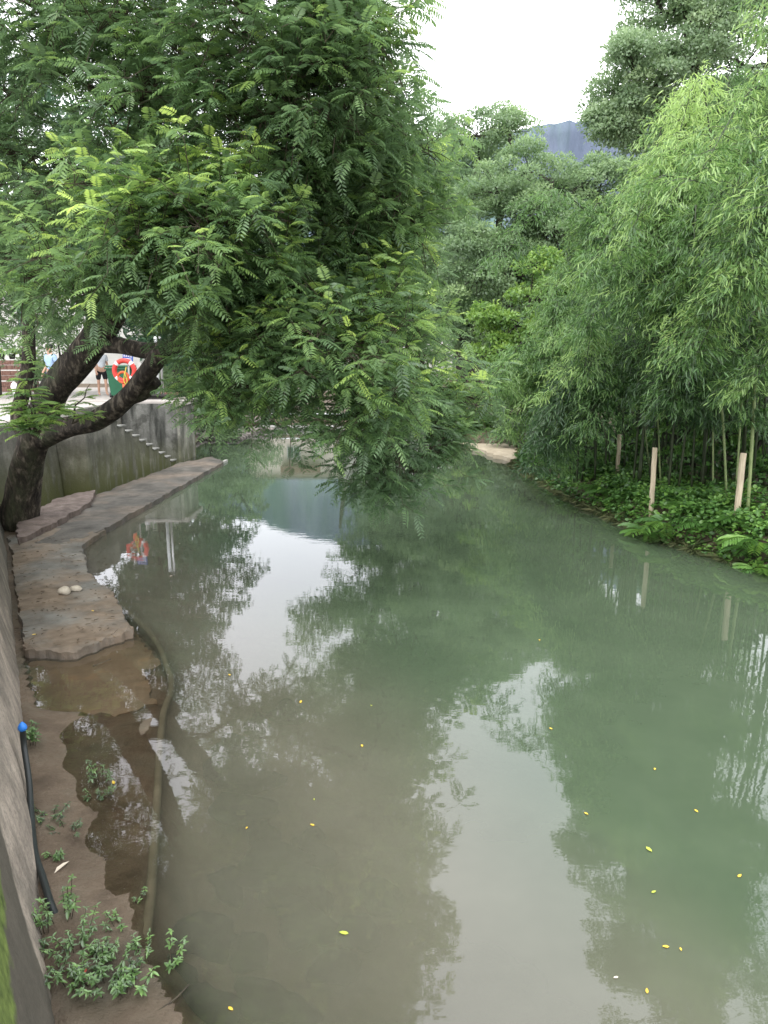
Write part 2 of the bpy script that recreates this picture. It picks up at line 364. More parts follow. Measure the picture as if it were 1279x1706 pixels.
def puff_tree(name, label, root_at, trunks, lumps, mat, group=None, leaf=.13, npuff=14, nleaf=260, puffr=.75, cat='tree', tbase=.35, sides=9):
    root = empty(name, root_at, label, cat, group); tk = MB(); nodes = []
    for pts, rad in trunks:
        sp = spline(pts, 6); tk.tube(sp, lerps(rad, len(sp)), sides, jit=lambda i, k, p: 1+.12*nz((k*1.3, p.z, 0))); nodes += [tuple(p) for p in sp[len(sp)//2:]]
    tk.build('trunk', M['bark_far'], root, smooth=True, world=True)
    br = MB(); LV = Leaves(); ext = []
    for c, r in lumps:
        c = Vector(c); rv = Vector(r) if hasattr(r, '__len__') else Vector((r, r, r*.85))
        path = branches_to(br, nodes+ext, c, .07+.02*max(rv), .03, 8, sides=5); ext += [tuple(p) for p in path[5:]]
        for k in range(npuff):
            u = Vector(rng.normal(size=3)).normalized(); rad = random.uniform(.5, 1)**.5
            pc = c+Vector((u.x*rv.x, u.y*rv.y, u.z*rv.z))*rad
            br.tube(limb_path(random.choice(path[3:]), pc, 0, 3), lerps([.03, .012], 4), 4, cap=False)
            pr = puffr*random.uniform(.6, 1.15); n = int(nleaf*(pr/puffr)**2)
            w = rnd_unit(n); w[:, 2] = np.where(rng.random(n) < .75, np.abs(w[:, 2]), w[:, 2])
            rr = pr*rng.uniform(.25, 1, n)**.45
            B = np.array(pc)[None]+w*rr[:, None]*np.array([1, 1, .72])
            D = norm(w*.7+rng.normal(size=(n, 3))*.7+np.array([0, 0, -.15]))
            L = rng.uniform(.7, 1.3, n)*leaf
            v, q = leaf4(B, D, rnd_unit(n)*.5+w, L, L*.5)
            t = np.clip(tbase+.12*random.gauss(0, 1)+.22*w[:, 2]+.10*(rr/pr-.6)+rng.normal(size=n)*.09, 0, 1)  # light on puff tops and shade inside them put into the tint
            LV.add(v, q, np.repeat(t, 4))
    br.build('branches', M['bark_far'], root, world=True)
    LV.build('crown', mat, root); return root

# ---------------------------------------------------------------- terrain
RB = np.array([(4.2,0),(5.6,6),(6.2,9.5),(5.95,11.1),(5.05,12.9),(4.75,15),(4.4,17),(4.1,22),(4.6,26.6),(2.6,28.6),(2.2,34.0),(2.0,40)])   # right waterline
SH = [G(*p) for p in [(150,960),(215,1030),(262,1080),(282,1140),(270,1200),(262,1350),(250,1500),(262,1600),(330,1706)]]
SHX = np.array([(p.x, p.y) for p in SH])[::-1]
LCXY = [G(*p)[:2] for p in [(225,1050),(268,1105),(240,1118),(262,1170),(190,1190),(60,1180),(40,1085),(130,1075)]]
def inside(poly, x, y):
    c = False; n = len(poly); j = n-1
    for i in range(n):
        (xi, yi), (xj, yj) = poly[i], poly[j]
        if (yi > y) != (yj > y) and x < (xj-xi)*(y-yi)/(yj-yi)+xi: c = not c
        j = i
    return c
def wall_x(y): return -.531*y-.04
def right_x(y): return float(np.interp(y, RB[:, 1], RB[:, 0]))
def left_x(y):                               # waterline of the left bank
    return float(np.interp(y, [0, 14.4, 14.6, 24.6, 25, 28, 31, 34, 40], [-.04, -7.74, -7.0, -6.4, -7.2, -7.2, -7.4, -7.0, -7]))
def shelf_x(y): return float(np.interp(y, SHX[:, 1], SHX[:, 0])) if y < SHX[-1, 1] else float(np.interp(y, [SHX[-1, 1], 14], [SHX[-1, 0], -6.5]))
def smooth(a, b, x):
    t = min(1, max(0, (x-a)/(b-a))); return t*t*(3-2*t)
def ground_h(x, y):
    if y > 33.9: 
        base = .5+.04*(y-34); 
        return base+.15*nz((x*.4, y*.4, 0))
    xr = right_x(y); xl = left_x(y); n1 = nz((x*.8, y*.8, 3)); n2 = nz((x*3, y*3, 7))
    if x > xr:
        d = x-xr; return -.12+.5*smooth(0, .5, d)+.75*smooth(.5, 4.5, d)+.02*d+.12*n1+.05*n2
    if x < xl:
        d = xl-x
        if y > 24.8: return -.1+.6*smooth(0, .8, d)+1.3*smooth(.8, 3.5, d)+.08*n1
        return 1.86 if d > (2.3 if 16.5 < y < 24 else 1.45) else (.02 if y < 14.4 else -.6)
    h = -1.6*smooth(0, 2.2, min(xr-x, max(.0, x-xl)))-.15
    if y < 15:
        s = shelf_x(y); top = (-.03+.020*smooth(7.2, 6.0, y))+.06*smooth(.5, 0, (x-wall_x(y)))
        t = smooth(-.12, .30, x-s); deep = -.32-.22*max(0, x-s)
        deep = max(deep, -1.5)
        e = smooth(0, .9, xr-x)
        h = top*(1-t)+deep*t
        if x > s: h = h*e+(-.12)*(1-e)
        if x < s: h += .045*n1+.02*n2+.03*smooth(4.2, 3.3, y)
        else: h += .05*n1
    if y < 12 and inside(LCXY, x, y): h = -.10
    if 28.5 < y: h = max(h, -.5)
    return h
def terrain():
    xs = np.concatenate([[-600,-300,-120,-60,-35,-22,-16], np.arange(-12, -6, .16), np.arange(-6, 0, .08), np.arange(0, 12.01, .2), [13,14.5,17,20,25,32,45,70,120,300,600]])
    ys = np.concatenate([[-300,-80,-20,-6], np.arange(-1, 2, .2), np.arange(2, 9, .08), np.arange(9, 15, .16), np.arange(15, 40, .35), [41,43,46,50,56,65,80,110,160,300,600,1200]])
    V = []; 
    for y in ys:
        for x in xs: V.append((x, y, ground_h(float(x), float(y))))
    nx = len(xs); F = [(j*nx+i, j*nx+i+1, (j+1)*nx+i+1, (j+1)*nx+i) for j in range(len(ys)-1) for i in range(nx-1)]
    mud = surf('bank_mud', [(.3, (.07,.050,.034)), (.52, (.135,.10,.070)), (.75, (.215,.165,.12))], 2.2, .6, .9, 9, bdist=.05, stops2=[(.3,(.05,.045,.03)),(.7,(.13,.11,.08))], s2=1.1, mixlo=.5, mixhi=.66)
    me = bpy.data.meshes.new('ground'); me.from_pydata(V, [], F)
    o = link('ground', me, mud, smooth=True); o['kind'] = 'structure'
terrain()

def water():
    xs = np.concatenate([[-8.3], np.arange(-8.2, 7.0, .12), [7.2]]); ys = np.concatenate([np.arange(-3, 15, .14), np.arange(15, 34.2, .3)])
    V = []; dep = []; br = []
    for y in ys:
        for x in xs:
            xx = max(float(x), wall_x(y)-.6) if y < 14.6 else float(x)
            V.append((xx, y, 0)); h = ground_h(float(xx), float(y)); dep.append(max(0, -h))
            br.append(1-smooth(2.0, 4.4, xx+.5*y+.5*nz((xx*.5, y*.5, 2))))
    nx = len(xs); F = [(j*nx+i, j*nx+i+1, (j+1)*nx+i+1, (j+1)*nx+i) for j in range(len(ys)-1) for i in range(nx-1)]
    me = bpy.data.meshes.new('water'); me.from_pydata(V, [], F)
    for nm, arr in (('depth', dep), ('brown', br)):
        a = me.attributes.new(nm, 'FLOAT', 'POINT'); a.data.foreach_set('value', np.array(arr, dtype=np.float32))
    m, nt, ns, L = new_mat('river_water')
    out = N(ns, 'ShaderNodeOutputMaterial')
    ad = N(ns, 'ShaderNodeAttribute', attribute_name='depth'); ab = N(ns, 'ShaderNodeAttribute', attribute_name='brown')
    geo = N(ns, 'ShaderNodeNewGeometry')
    nn = N(ns, 'ShaderNodeTexNoise'); nn.inputs['Scale'].default_value = .7; nn.inputs['Detail'].default_value = 4; L.new(geo.outputs['Position'], nn.inputs[0])
    nn.inputs['Roughness'].default_value = .7
    rg = ramp(ns, [(.3, (.060,.086,.052)), (.7, (.078,.106,.066))]); L.new(nn.outputs[0], rg.inputs[0])
    rb = ramp(ns, [(.3, (.120,.118,.086)), (.7, (.150,.146,.110))]); L.new(nn.outputs[0], rb.inputs[0])
    mx = N(ns, 'ShaderNodeMix', data_type='RGBA'); L.new(ab.outputs['Fac'], mx.inputs[0]); L.new(rg.outputs[0], mx.inputs[6]); L.new(rb.outputs[0], mx.inputs[7])
    dif = N(ns, 'ShaderNodeBsdfDiffuse'); L.new(mx.outputs[2], dif.inputs[0]); tr = N(ns, 'ShaderNodeBsdfTransparent'); tr.inputs[0].default_value = (.86,.84,.78,1)
    e = N(ns, 'ShaderNodeMath', operation='MULTIPLY'); e.inputs[1].default_value = -1.9; L.new(ad.outputs['Fac'], e.inputs[0])
    ex = N(ns, 'ShaderNodeMath', operation='EXPONENT'); L.new(e.outputs[0], ex.inputs[0])
    m1 = N(ns, 'ShaderNodeMixShader'); L.new(ex.outputs[0], m1.inputs[0]); L.new(dif.outputs[0], m1.inputs[1]); L.new(tr.outputs[0], m1.inputs[2])
    gl = N(ns, 'ShaderNodeBsdfGlossy'); gl.inputs['Roughness'].default_value = .012; gl.inputs['Color'].default_value = (.95,.95,1,1)
    fr = N(ns, 'ShaderNodeFresnel'); fr.inputs['IOR'].default_value = 1.55
    fm = N(ns, 'ShaderNodeMath', operation='MULTIPLY_ADD', use_clamp=True); fm.inputs[1].default_value = 1.0; fm.inputs[2].default_value = .0; L.new(fr.outputs[0], fm.inputs[0])
    # small ripples, stronger far out in the open channel
    mp = N(ns, 'ShaderNodeMapping'); mp.inputs['Scale'].default_value = (1.0, 2.2, 1); L.new(geo.outputs['Position'], mp.inputs[0])
    n1 = N(ns, 'ShaderNodeTexNoise'); n1.inputs['Scale'].default_value = 2.2; n1.inputs['Detail'].default_value = 3; L.new(mp.outputs[0], n1.inputs[0])
    b1 = N(ns, 'ShaderNodeBump'); b1.inputs['Strength'].default_value = .35; b1.inputs['Distance'].default_value = .0020; L.new(n1.outputs[0], b1.inputs['Height'])
    n2 = N(ns, 'ShaderNodeTexNoise'); n2.inputs['Scale'].default_value = 11; n2.inputs['Detail'].default_value = 2; L.new(mp.outputs[0], n2.inputs[0])
    b2 = N(ns, 'ShaderNodeBump'); b2.inputs['Strength'].default_value = .25; b2.inputs['Distance'].default_value = .0004; L.new(n2.outputs[0], b2.inputs['Height']); L.new(b1.outputs[0], b2.inputs['Normal'])
    L.new(b2.outputs[0], gl.inputs['Normal'])
    m2 = N(ns, 'ShaderNodeMixShader'); L.new(fm.outputs[0], m2.inputs[0]); L.new(m1.outputs[0], m2.inputs[1]); L.new(gl.outputs[0], m2.inputs[2]); L.new(m2.outputs[0], out.inputs[0])
    o = link('water', me, m, smooth=True); o['kind'] = 'structure'
water()

# ---------------------------------------------------------------- walls, slabs, stairs on the left bank
def subdiv_poly(pts, step, amp):
    out = []
    for i in range(len(pts)):
        a = Vector(pts[i][:2]); b = Vector(pts[(i+1) % len(pts)][:2]); n = max(1, int((b-a).length/step)); nn = (b-a).orthogonal().normalized()
        for k in range(n):
            p = a.lerp(b, k/n); j = amp*(nz((p.x*3, p.y*3, 1))*1.6+.9*nz((p.x*11, p.y*11, 4))) if k else 0
            out.append((p.x+nn.x*j, p.y+nn.y*j))
    return out
def slab(name, pts, z0, z1, mat, label, cat, amp=.05, step=.12, tilt=0):
    poly = subdiv_poly(pts, step, amp)
    bm = bmesh.new(); vs = [bm.verts.new((x, y, z1)) for x, y in poly]
    f = bm.faces.new(vs); bmesh.ops.triangulate(bm, faces=[f])
    for _ in range(2): bmesh.ops.subdivide_edges(bm, edges=[e for e in bm.edges if e.calc_length() > .25], cuts=1, use_grid_fill=False)
    bmesh.ops.triangulate(bm, faces=bm.faces[:])
    bnd = {v for v in bm.verts if v.is_boundary}
    for v in bm.verts: v.co.z = z1-(random.uniform(.008, .04) if v in bnd else 0)+.02*nz((v.co.x*1.5, v.co.y*1.5, 9))+.008*nz((v.co.x*7, v.co.y*7, 2))
    r = bmesh.ops.extrude_face_region(bm, geom=bm.faces[:])
    for g in r['geom']:
        if isinstance(g, bmesh.types.BMVert): g.co.z = z0; 
    bmesh.ops.recalc_face_normals(bm, faces=bm.faces)
    me = bpy.data.meshes.new(name); bm.to_mesh(me); bm.free()
    return tag(link(name, me, mat), label, cat)
# near retaining wall: battered face, coping
def near_wall():
    root = empty('retaining_wall', (wall_x(6), 6, 0), 'long streaked concrete river wall at the left edge with green moss at its near end', 'wall')
    mb = MB(); d = Vector((-.469, .883, 0)); n = Vector((.883, .469, 0)); V = []; F = []
    nu, nv = 90, 10
    for i in range(nu):
        y = -1.5+16.1*i/(nu-1); b = Vector((wall_x(y), y, -.4))
        for k in range(nv):
            t = k/(nv-1); z = -.4+2.35*t
            off = .10-.52*t+.03*nz((y*1.2, z*1.2, 0))+.012*nz((y*5, z*5, 3))
            V.append(b+n*off+Vector((0, 0, 2.35*t)))
    F = [(i*nv+k, (i+1)*nv+k, (i+1)*nv+k+1, i*nv+k+1) for i in range(nu-1) for k in range(nv-1)]
    mb.add(V, F)
    o = mb.build('wall_face', M['nearwall'], root, smooth=True, world=True)
    cb = MB(); a = Vector((wall_x(-1.5), -1.5, 1.99))-n*.82; e = Vector((wall_x(14.5), 14.5, 1.99))-n*.82
    R = Matrix.Rotation(math.atan2(d.y, d.x), 3, 'Z')
    cb.box((a+e)/2, ((e-a).length, .62, .11), R); cb.build('coping', M['wall'], root, world=True, bevel=.015)
near_wall()
def quad_wall(name, pts, z0, z1, mat, label, batter=.12, th=.5, topmat=None):
    """wall along a polyline; visible face is to the right of the direction"""
    root = empty(name, (pts[0][0], pts[0][1], 0), label, 'wall'); mb = MB(); V = []; F = []; nv = 8
    line = []
    for i in range(len(pts)-1):
        a = Vector(pts[i]); b = Vector(pts[i+1]); m = max(2, int((b-a).length/.3))
        for k in range(m): line.append(a.lerp(b, k/m))
    line.append(Vector(pts[-1]))
    for i, p in enumerate(line):
        t = (line[min(i+1, len(line)-1)]-line[max(i-1, 0)]).normalized(); n = Vector((t.y, -t.x))
        for k in range(nv):
            s = k/(nv-1); z = z0+(z1-z0)*s; o = -batter*s+.02*nz((p.y*2, z*2, p.x))
            V.append((p.x+n.x*o, p.y+n.y*o, z))
        V.append((p.x-n.x*(batter+th), p.y-n.y*(batter+th), z1+.002))
    w = nv+1; F = [(i*w+k, (i+1)*w+k, (i+1)*w+k+1, i*w+k+1) for i in range(len(line)-1) for k in range(w-1)]
    mb.add(V, F); mb.build('wall_face', mat, root, world=True); return root
quad_wall('river_wall', [(-7.85, 14.4), (-7.55, 16.98)], 0, 1.9, M['wall'], 'streaked concrete river wall behind the leaning trunk, above the pinkish brick footing')
stw = empty('stair_wall', (-6.9, 17.05, 0), 'concrete wall block with a stair of narrow steps cut into its river side', 'stairs')
# side face whose top follows the steps, then the treads behind it
mb = MB(); V = []; 
y0s, y1s, nst = 18.3, 22.6, 10
def face_x(y): return -6.95+.085*(y-17.05)
prof = [(17.05, 1.9), (y0s, 1.9)]
for k in range(nst):
    ya = y0s+(y1s-y0s)*k/nst; yb = y0s+(y1s-y0s)*(k+1)/nst; z = 1.9-(k+1)*(1.9-.18)/(nst+0)
    prof += [(ya+.002, max(.16, z)), (yb, max(.16, z))]
for i in range(len(prof)-1):
    (ya, za), (yb, zb) = prof[i], prof[i+1]
    if yb-ya < .01: continue
    mb.add([(face_x(ya), ya, -.3), (face_x(yb), yb, -.3), (face_x(yb), yb, zb), (face_x(ya), ya, za)], [(0, 1, 2, 3)])
mb.add([(-7.75, 17.05, -.3), (face_x(17.05), 17.05, -.3), (face_x(17.05), 17.05, 1.9), (-7.75, 17.05, 1.9)], [(0, 1, 2, 3)])
mb.add([(-8.6, 17.05, 1.9), (face_x(17.05), 17.05, 1.9), (face_x(y0s), y0s, 1.9), (-8.6, y0s, 1.9)], [(0, 1, 2, 3)])
mb.build('side_face', M['wall'], stw, world=True)
for k in range(nst):
    ya = y0s+(y1s-y0s)*k/nst; yb = y0s+(y1s-y0s)*(k+1)/nst; z = 1.9-(k+1)*(1.9-.18)/nst
    s = MB(); s.add([(-8.2, ya, z+.17), (face_x(ya)-.004, ya, z+.17), (face_x(ya)-.004, ya, z), (-8.2, ya, z), (face_x(yb)+.03, yb, z+.004), (-8.2, yb, z+.004), (face_x(ya)+.03, ya+.003, z+.004), (-8.2, ya+.003, z+.004)], [(0, 1, 2, 3), (7, 6, 4, 5)])
    s.add([(face_x(ya)+.03, ya+.003, z+.004), (face_x(yb)+.03, yb, z+.004), (face_x(yb)+.03, yb, z-.03), (face_x(ya)+.03, ya+.003, z-.03)], [(0, 1, 2, 3)])
    s.build('step', M['tread'], stw, world=True)
bl = MB(); bl.box((-8.28, 20.6, .95), (.16, 4.7, 1.9)); bl.build('back_wall', M['wall'], stw, world=True)
land = empty('landing_block', (-7.3, 23.8, 0), 'blocky concrete landing with black stains and a pale river face beyond the steps', 'wall')
bl = MB(); bl.box((-7.36, 23.1, .88), (1.72, .12, 1.96), None); bl.build('stained_face', M['stain'], land, world=True)
bl = MB(); bl.box((-6.48, 23.85, .87), (.18, 1.62, 1.97), Matrix.Rotation(-.03, 3, 'Z')); bl.build('river_face', M['pierwall'], land, world=True, bevel=.02)
bl = MB(); bl.box((-7.9, 24.0, 1.86), (3.2, 1.9, .16)); bl.build('deck', M['plaza'], land, world=True, bevel=.02)
bl = MB(); bl.box((-7.5, 24.75, .9), (2.2, .12, 1.8)); bl.build('rear_face', M['wall'], land, world=True)

pz = MB(); pz.prism([(-8.36, 17.05), (-8.36, 23.0), (-8.9, 26), (-12, 34), (-40, 34), (-40, 5), (-3.5, 5), (-8.15, 14.6), (-8.2, 17.04)], 1.5, 1.905)
tag(pz.build('village_square', M['plaza']), kind='structure')

LB = [G(p[0], p[1], .13) for p in [(172, 880), (372, 768), (352, 760), (300, 770), (160, 823), (128, 850), (50, 905), (105, 908)]]
slab('concrete_ledge', LB, -.3, .13, M['slabdark'], 'long dark concrete ledge running along the foot of the stair wall', 'ledge', .03)
e = MB(); a = G(112, 908, .02); b = G(374, 768, .02); dd = (b-a).normalized(); R = Matrix.Rotation(math.atan2(dd.y, dd.x), 3, 'Z')
e.box((a+b)/2+Vector((.06, 0, -.03)), ((b-a).length, .09, .16), R); tag(e.build('edging_strip', M['edging'], bevel=.01), 'thin pale concrete edging strip along the water side of the dark ledge', 'edging')
bf = [G(p[0], p[1], .28) for p in [(158, 812), (150, 832), (95, 862), (30, 893), (28, 868), (95, 826)]]
slab('brick_footing', bf, -.1, .25, M['brickledge'], 'low pinkish brick footing against the river wall under the leaning tree', 'footing', .05)
LA = [G(p[0], p[1], .12) for p in [(175, 880), (136, 905), (146, 952), (190, 988), (221, 1047), (180, 1060), (120, 1082), (40, 1078), (30, 1000), (22, 940), (15, 890), (90, 878)]]
slab('broken_slab', LA, -.25, .12, M['slab'], 'broken grey concrete slab with two pale stones lying on it', 'slab', .035, .03)
LC = [G(p[0], p[1], -.03) for p in [(225, 1050), (268, 1105), (240, 1118), (262, 1170), (190, 1190), (60, 1180), (40, 1085), (130, 1075)]]
sunkslab = slab('sunken_slab', LC, -.3, -.022, surf('wet_slab', [(.3, (.15,.10,.065)), (.6, (.25,.18,.12)), (.8, (.40,.24,.13))], 2, .7, .4, 12), 'brown slab of concrete just under the shallow water beyond the broken slab', 'slab', .05, .05)

def stone(name, c, r, mat, label, cat='stone', group=None, seed=0, amp=.25, sub=3):
    bm = bmesh.new(); bmesh.ops.create_icosphere(bm, subdivisions=sub, radius=1)
    for v in bm.verts:
        k = 1+amp*nz(v.co+Vector((seed*3.1, 0, 0)), 1.1)+.08*nz(v.co+Vector((0, seed, 0)), 3)
        v.co = Vector((v.co.x*r[0], v.co.y*r[1], v.co.z*r[2]))*k
    me = bpy.data.meshes.new(name); bm.to_mesh(me); bm.free()
    o = link(name, me, mat, smooth=True); o.location = c; tag(o, label, cat, group); return o
p = G(108, 990, .12); stone('stone', p+Vector((0, 0, .05)), (.085, .07, .062), M['stone'], 'rounder left one of two pale stones lying on the broken slab', seed=1)
p = G(127, 985, .12); stone('stone', p+Vector((0, 0, .04)), (.085, .055, .045), M['stone'], 'flatter right one of two pale stones lying on the broken slab', seed=2)
for i, (x, y, r) in enumerate([(400,1250,.12),(395,1300,.17),(402,1362,.14),(470,1440,.13),(462,1480,.13),(345,1568,.14),(500,1545,.12),(480,1190,.11),(330,1690,.12),(450,1680,.13),(430,1215,.06),(365,1280,.07),(520,1420,.08),(440,1400,.06),(520,1500,.07),(380,1480,.07),(560,1620,.08),(640,1500,.08),(600,1560,.07),(300,1640,.06),(420,1590,.06)]):
    p = G(x, y, -.32); stone('submerged_stone', (p.x, p.y, -.29), (r*1.7, r*.7, .13), M['sunk'], 'dark stone lying blurred on the bed under the shallow brown water', group='dark stones under the brown water', seed=i+5, sub=3, amp=.9)

# submerged curved kerb pipe, hose, yellow rope
def world_tube(name, pts, r, mat, label, cat, n=10, sub=8, parent=None):
    sp = spline(pts, sub); mb = MB(); mb.tube(sp, r, n)
    o = mb.build(name, mat, parent, smooth=True)
    if parent is None: tag(o, label, cat)
    return o
pipe_m = surf('silted_pipe', [(.3, (.10,.09,.06)), (.7, (.20,.175,.125))], 3, .8, .3, 20)
world_tube('sunken_pipe', [G(px, py, -.05) for px, py in [(150,958),(215,1020),(258,1065),(278,1110),(286,1145),(272,1190),(266,1250),(262,1330),(256,1420),(250,1500),(242,1570)]], .034, pipe_m, 'long silted pipe curving under the shallow water along the shelf edge', 'pipe')
world_tube('sunken_branch_pipe', [G(px, py, -.05) for px, py in [(262,1198),(235,1235),(195,1275)]], .026, pipe_m, 'short silted pipe joining the long sunken pipe at an angle', 'pipe')
hp = [P(37, 1206, 5.9)]; hp = [G(37,1212,.62), G(40,1245,.45), G(48,1300,.27), G(52,1360,.15), G(58,1420,.10), G(72,1465,.09), G(84,1505,.08), G(95,1530,.03)]
hr = empty('black_hose', G(72, 1465, 0), 'black hose with a blue cap leaning on the near river wall', 'hose')
mb = MB(); mb.tube(spline(hp, 8), .022, 10); mb.build('hose', M['hose'], hr, smooth=True, world=True)
mb = MB(); t = (hp[0]-hp[1]).normalized(); mb.tube([hp[0]-t*.02, hp[0], hp[0]+t*.02, hp[0]+t*.045], [.028, .034, .026, .008], 10); mb.build('cap', M['bluecap'], hr, smooth=True, world=True)

# ---------------------------------------------------------------- foreground tree
def wing_tree():
    Y = 13.6
    base = Vector((-7.15, 13.9, .1))
    main = [P(28, 875, 13.9), P(38, 810, 13.8), P(50, 755, 13.5), P(66, 705, 13.3), P(92, 650, 13.1), P(135, 595, 12.8), P(172, 548, 12.4), P(205, 480, 11.9), P(235, 380, 11.4), P(250, 250, 11.0), P(260, 100, 10.8), P(270, -60, 10.8)]
    low = [P(62, 735, 13.4), P(110, 712, 13.0), P(160, 702, 12.6), P(203, 670, 12.2), P(240, 628, 11.8), P(285, 575, 11.3), P(360, 540, 10.6), P(450, 560, 10.0), P(540, 610, 9.6), P(600, 690, 9.4)]
    stump = [P(208, 664, 12.15), P(236, 652, 12.1), P(259, 634, 12.0)]
    arch = [P(165, 572, 12.5), P(205, 577, 12.3), P(250, 585, 12.1), P(285, 578, 11.6), P(330, 545, 11.0), P(400, 470, 10.6), P(480, 380, 10.4), P(560, 250, 10.2)]
    left = [P(60, 740, 13.5), P(30, 700, 13.5), P(45, 620, 13.6), P(48, 540, 13.7), P(40, 420, 13.5), P(60, 300, 13.2)]
    trunks = [(main, [.36,.32,.29,.26,.25,.26,.25,.22,.18,.14,.10,.06]), (low, [.20,.19,.17,.155,.145,.12,.10,.08,.06,.035]),
              (stump, [.13,.15,.11]), (arch, [.16,.13,.13,.13,.11,.09,.07,.04]), (left, [.16,.13,.12,.11,.09,.06])]
    lum = []
    def l(px, py, Yd, r, ns, b=.6): lum.append((P(px, py, Yd), r, ns, b))
    # near bright boughs
    l(150,440,8.6,(.8,.6,.45),24,1.0); l(290,400,8.2,(.75,.6,.5),30,1.1); l(390,360,8.4,(.6,.6,.35),16,1.2); l(230,330,8.6,(.7,.6,.45),20,1.1); l(330,450,8.9,(.8,.6,.4),22,.7)
    l(450,200,8.8,(.8,.7,.6),24,.7); l(330,150,9.0,(.9,.7,.7),24,.7); l(200,180,9.6,(1.0,.8,.7),22,.5); l(80,120,10,(1.0,.8,.8),20,.4); l(40,280,10.8,(.9,.8,.8),18,.4)
    l(540,120,8.4,(.6,.6,.7),22,.7); l(580,30,8.3,(.42,.6,.55),16,.7); l(640,120,8.4,(.3,.4,.3),6,.8); l(420,40,8.5,(.85,.7,.6),20,.6); l(230,20,8.8,(.9,.7,.6),18,.6); l(60,10,9.5,(.9,.7,.6),14,.4)
    l(560,260,9.8,(.8,.8,.7),24,.45); l(615,250,9.2,(.45,.6,.5),15,.7); l(635,330,9.6,(.4,.6,.5),14,.9); l(700,235,9.5,(.2,.3,.2),4,1.1); l(700,380,9.8,(.2,.3,.25),4,1.1); l(500,340,10.4,(.9,.8,.7),20,.4); l(560,400,9.8,(.75,.7,.6),20,.7)
    l(635,430,10.2,(.4,.6,.5),14,.9); l(350,280,10.6,(1.1,.8,.7),18,.4); l(120,300,10.5,(1,.8,.6),14,.5)
    l(40,420,9.8,(.7,.7,.5),16,.6); l(430,470,9.8,(.9,.7,.6),26,.4); l(540,500,9.4,(.8,.7,.5),26,.6); l(320,500,10.2,(.7,.7,.35),18,.4)
    l(80,400,13,(1,.8,.6),14,.2); l(160,320,13,(1,.8,.7),12,.3); l(0,300,13,(1,.8,.7),12,.3); l(-90,360,12,(1,.8,.8),16,.3); l(10,500,12.6,(.5,.6,.3),10,.4); l(-100,150,10,(1,.8,.9),14,.4)
    # low boughs over the water
    l(375,600,9.4,(.4,.6,.36),16,1.0); l(395,635,9.2,(.45,.5,.28),18,1.1); l(470,570,9.2,(.65,.6,.4),24,.8); l(555,580,8.7,(.65,.6,.4),24,1.1); l(640,540,9.4,(.55,.6,.4),20,1.0)
    l(400,565,13.6,(.7,.6,.4),12,.3); l(480,530,13.8,(.8,.6,.5),12,.3); l(430,450,14.2,(1.1,.7,.7),10,.3); l(560,480,13.8,(.8,.7,.6),9,.3); l(330,480,14,(.9,.7,.6),9,.3)
    l(625,665,9.3,(.4,.5,.35),16,1.0); l(660,620,11.5,(.6,.6,.42),20,1.0); l(725,650,12.8,(.5,.6,.32),15,1.1); l(610,700,9.8,(.25,.4,.25),7,.6); l(685,700,11.8,(.42,.5,.4),15,.7); l(665,560,12.4,(.5,.6,.4),14,1.0); l(790,665,13,(.4,.4,.3),8,1.1)
    l(640,765,10.6,(.5,.4,.25),14,.1); l(690,785,11.4,(.4,.4,.2),9,.1); l(725,740,11.6,(.25,.4,.3),8,.5); l(500,690,10.2,(.22,.3,.12),4,.1)
    # overhead boughs above the frame (they mirror in the water)
    l(390,-110,9,(.8,.9,.9),14,.5); l(260,-160,9.0,(1.1,1,.9),14,.5); l(100,-160,9.4,(1.2,1,.9),14,.5); l(500,-60,8.4,(.45,.6,.5),10,.6)
    l(230,-330,9.0,(1.0,1.1,.9),10,.4)
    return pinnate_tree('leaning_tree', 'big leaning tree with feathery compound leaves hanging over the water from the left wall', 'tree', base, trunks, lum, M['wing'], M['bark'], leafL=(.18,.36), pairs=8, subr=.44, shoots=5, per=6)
wing_tree()

# ---------------------------------------------------------------- other trees
def vert_trunk(x, y, z0, h, lean=(0, 0), n=5):
    return [Vector((x+lean[0]*(k/n)+.3*nz((k, x, y)), y+lean[1]*(k/n), z0+h*k/n)) for k in range(n+1)]
def camphor(label, Y, lumps, trunkpx, mat='camphor', group='rounded trees along the far bank', r0=.35, **k):
    """trunkpx: list of pixel polylines at the depth Y"""
    tr = []
    for tp in trunkpx: tr.append(([P(a, b, Y) for a, b in tp], [r0]+[r0*.6]*(len(tp)-2)+[r0*.3]))
    ls = [(P(a, b, Y+dy), (r*Y/FPX, r*Y/FPX*.9, r*Y/FPX*.8)) for a, b, r, dy in lumps]
    base = tr[0][0][0]
    return puff_tree('broadleaf_tree', label, base, tr, ls, M[mat], group, **k)
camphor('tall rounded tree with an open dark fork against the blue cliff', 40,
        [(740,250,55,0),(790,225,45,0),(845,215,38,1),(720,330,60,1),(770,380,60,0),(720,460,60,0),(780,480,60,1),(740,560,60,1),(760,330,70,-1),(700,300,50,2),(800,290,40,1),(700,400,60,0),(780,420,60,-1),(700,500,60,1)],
        [[(770,640),(760,560),(740,480),(770,380),(790,300),(800,230)], [(770,600),(800,500),(830,380),(840,290),(850,230)]], npuff=16, nleaf=300, leaf=.16, puffr=.85, r0=.3)
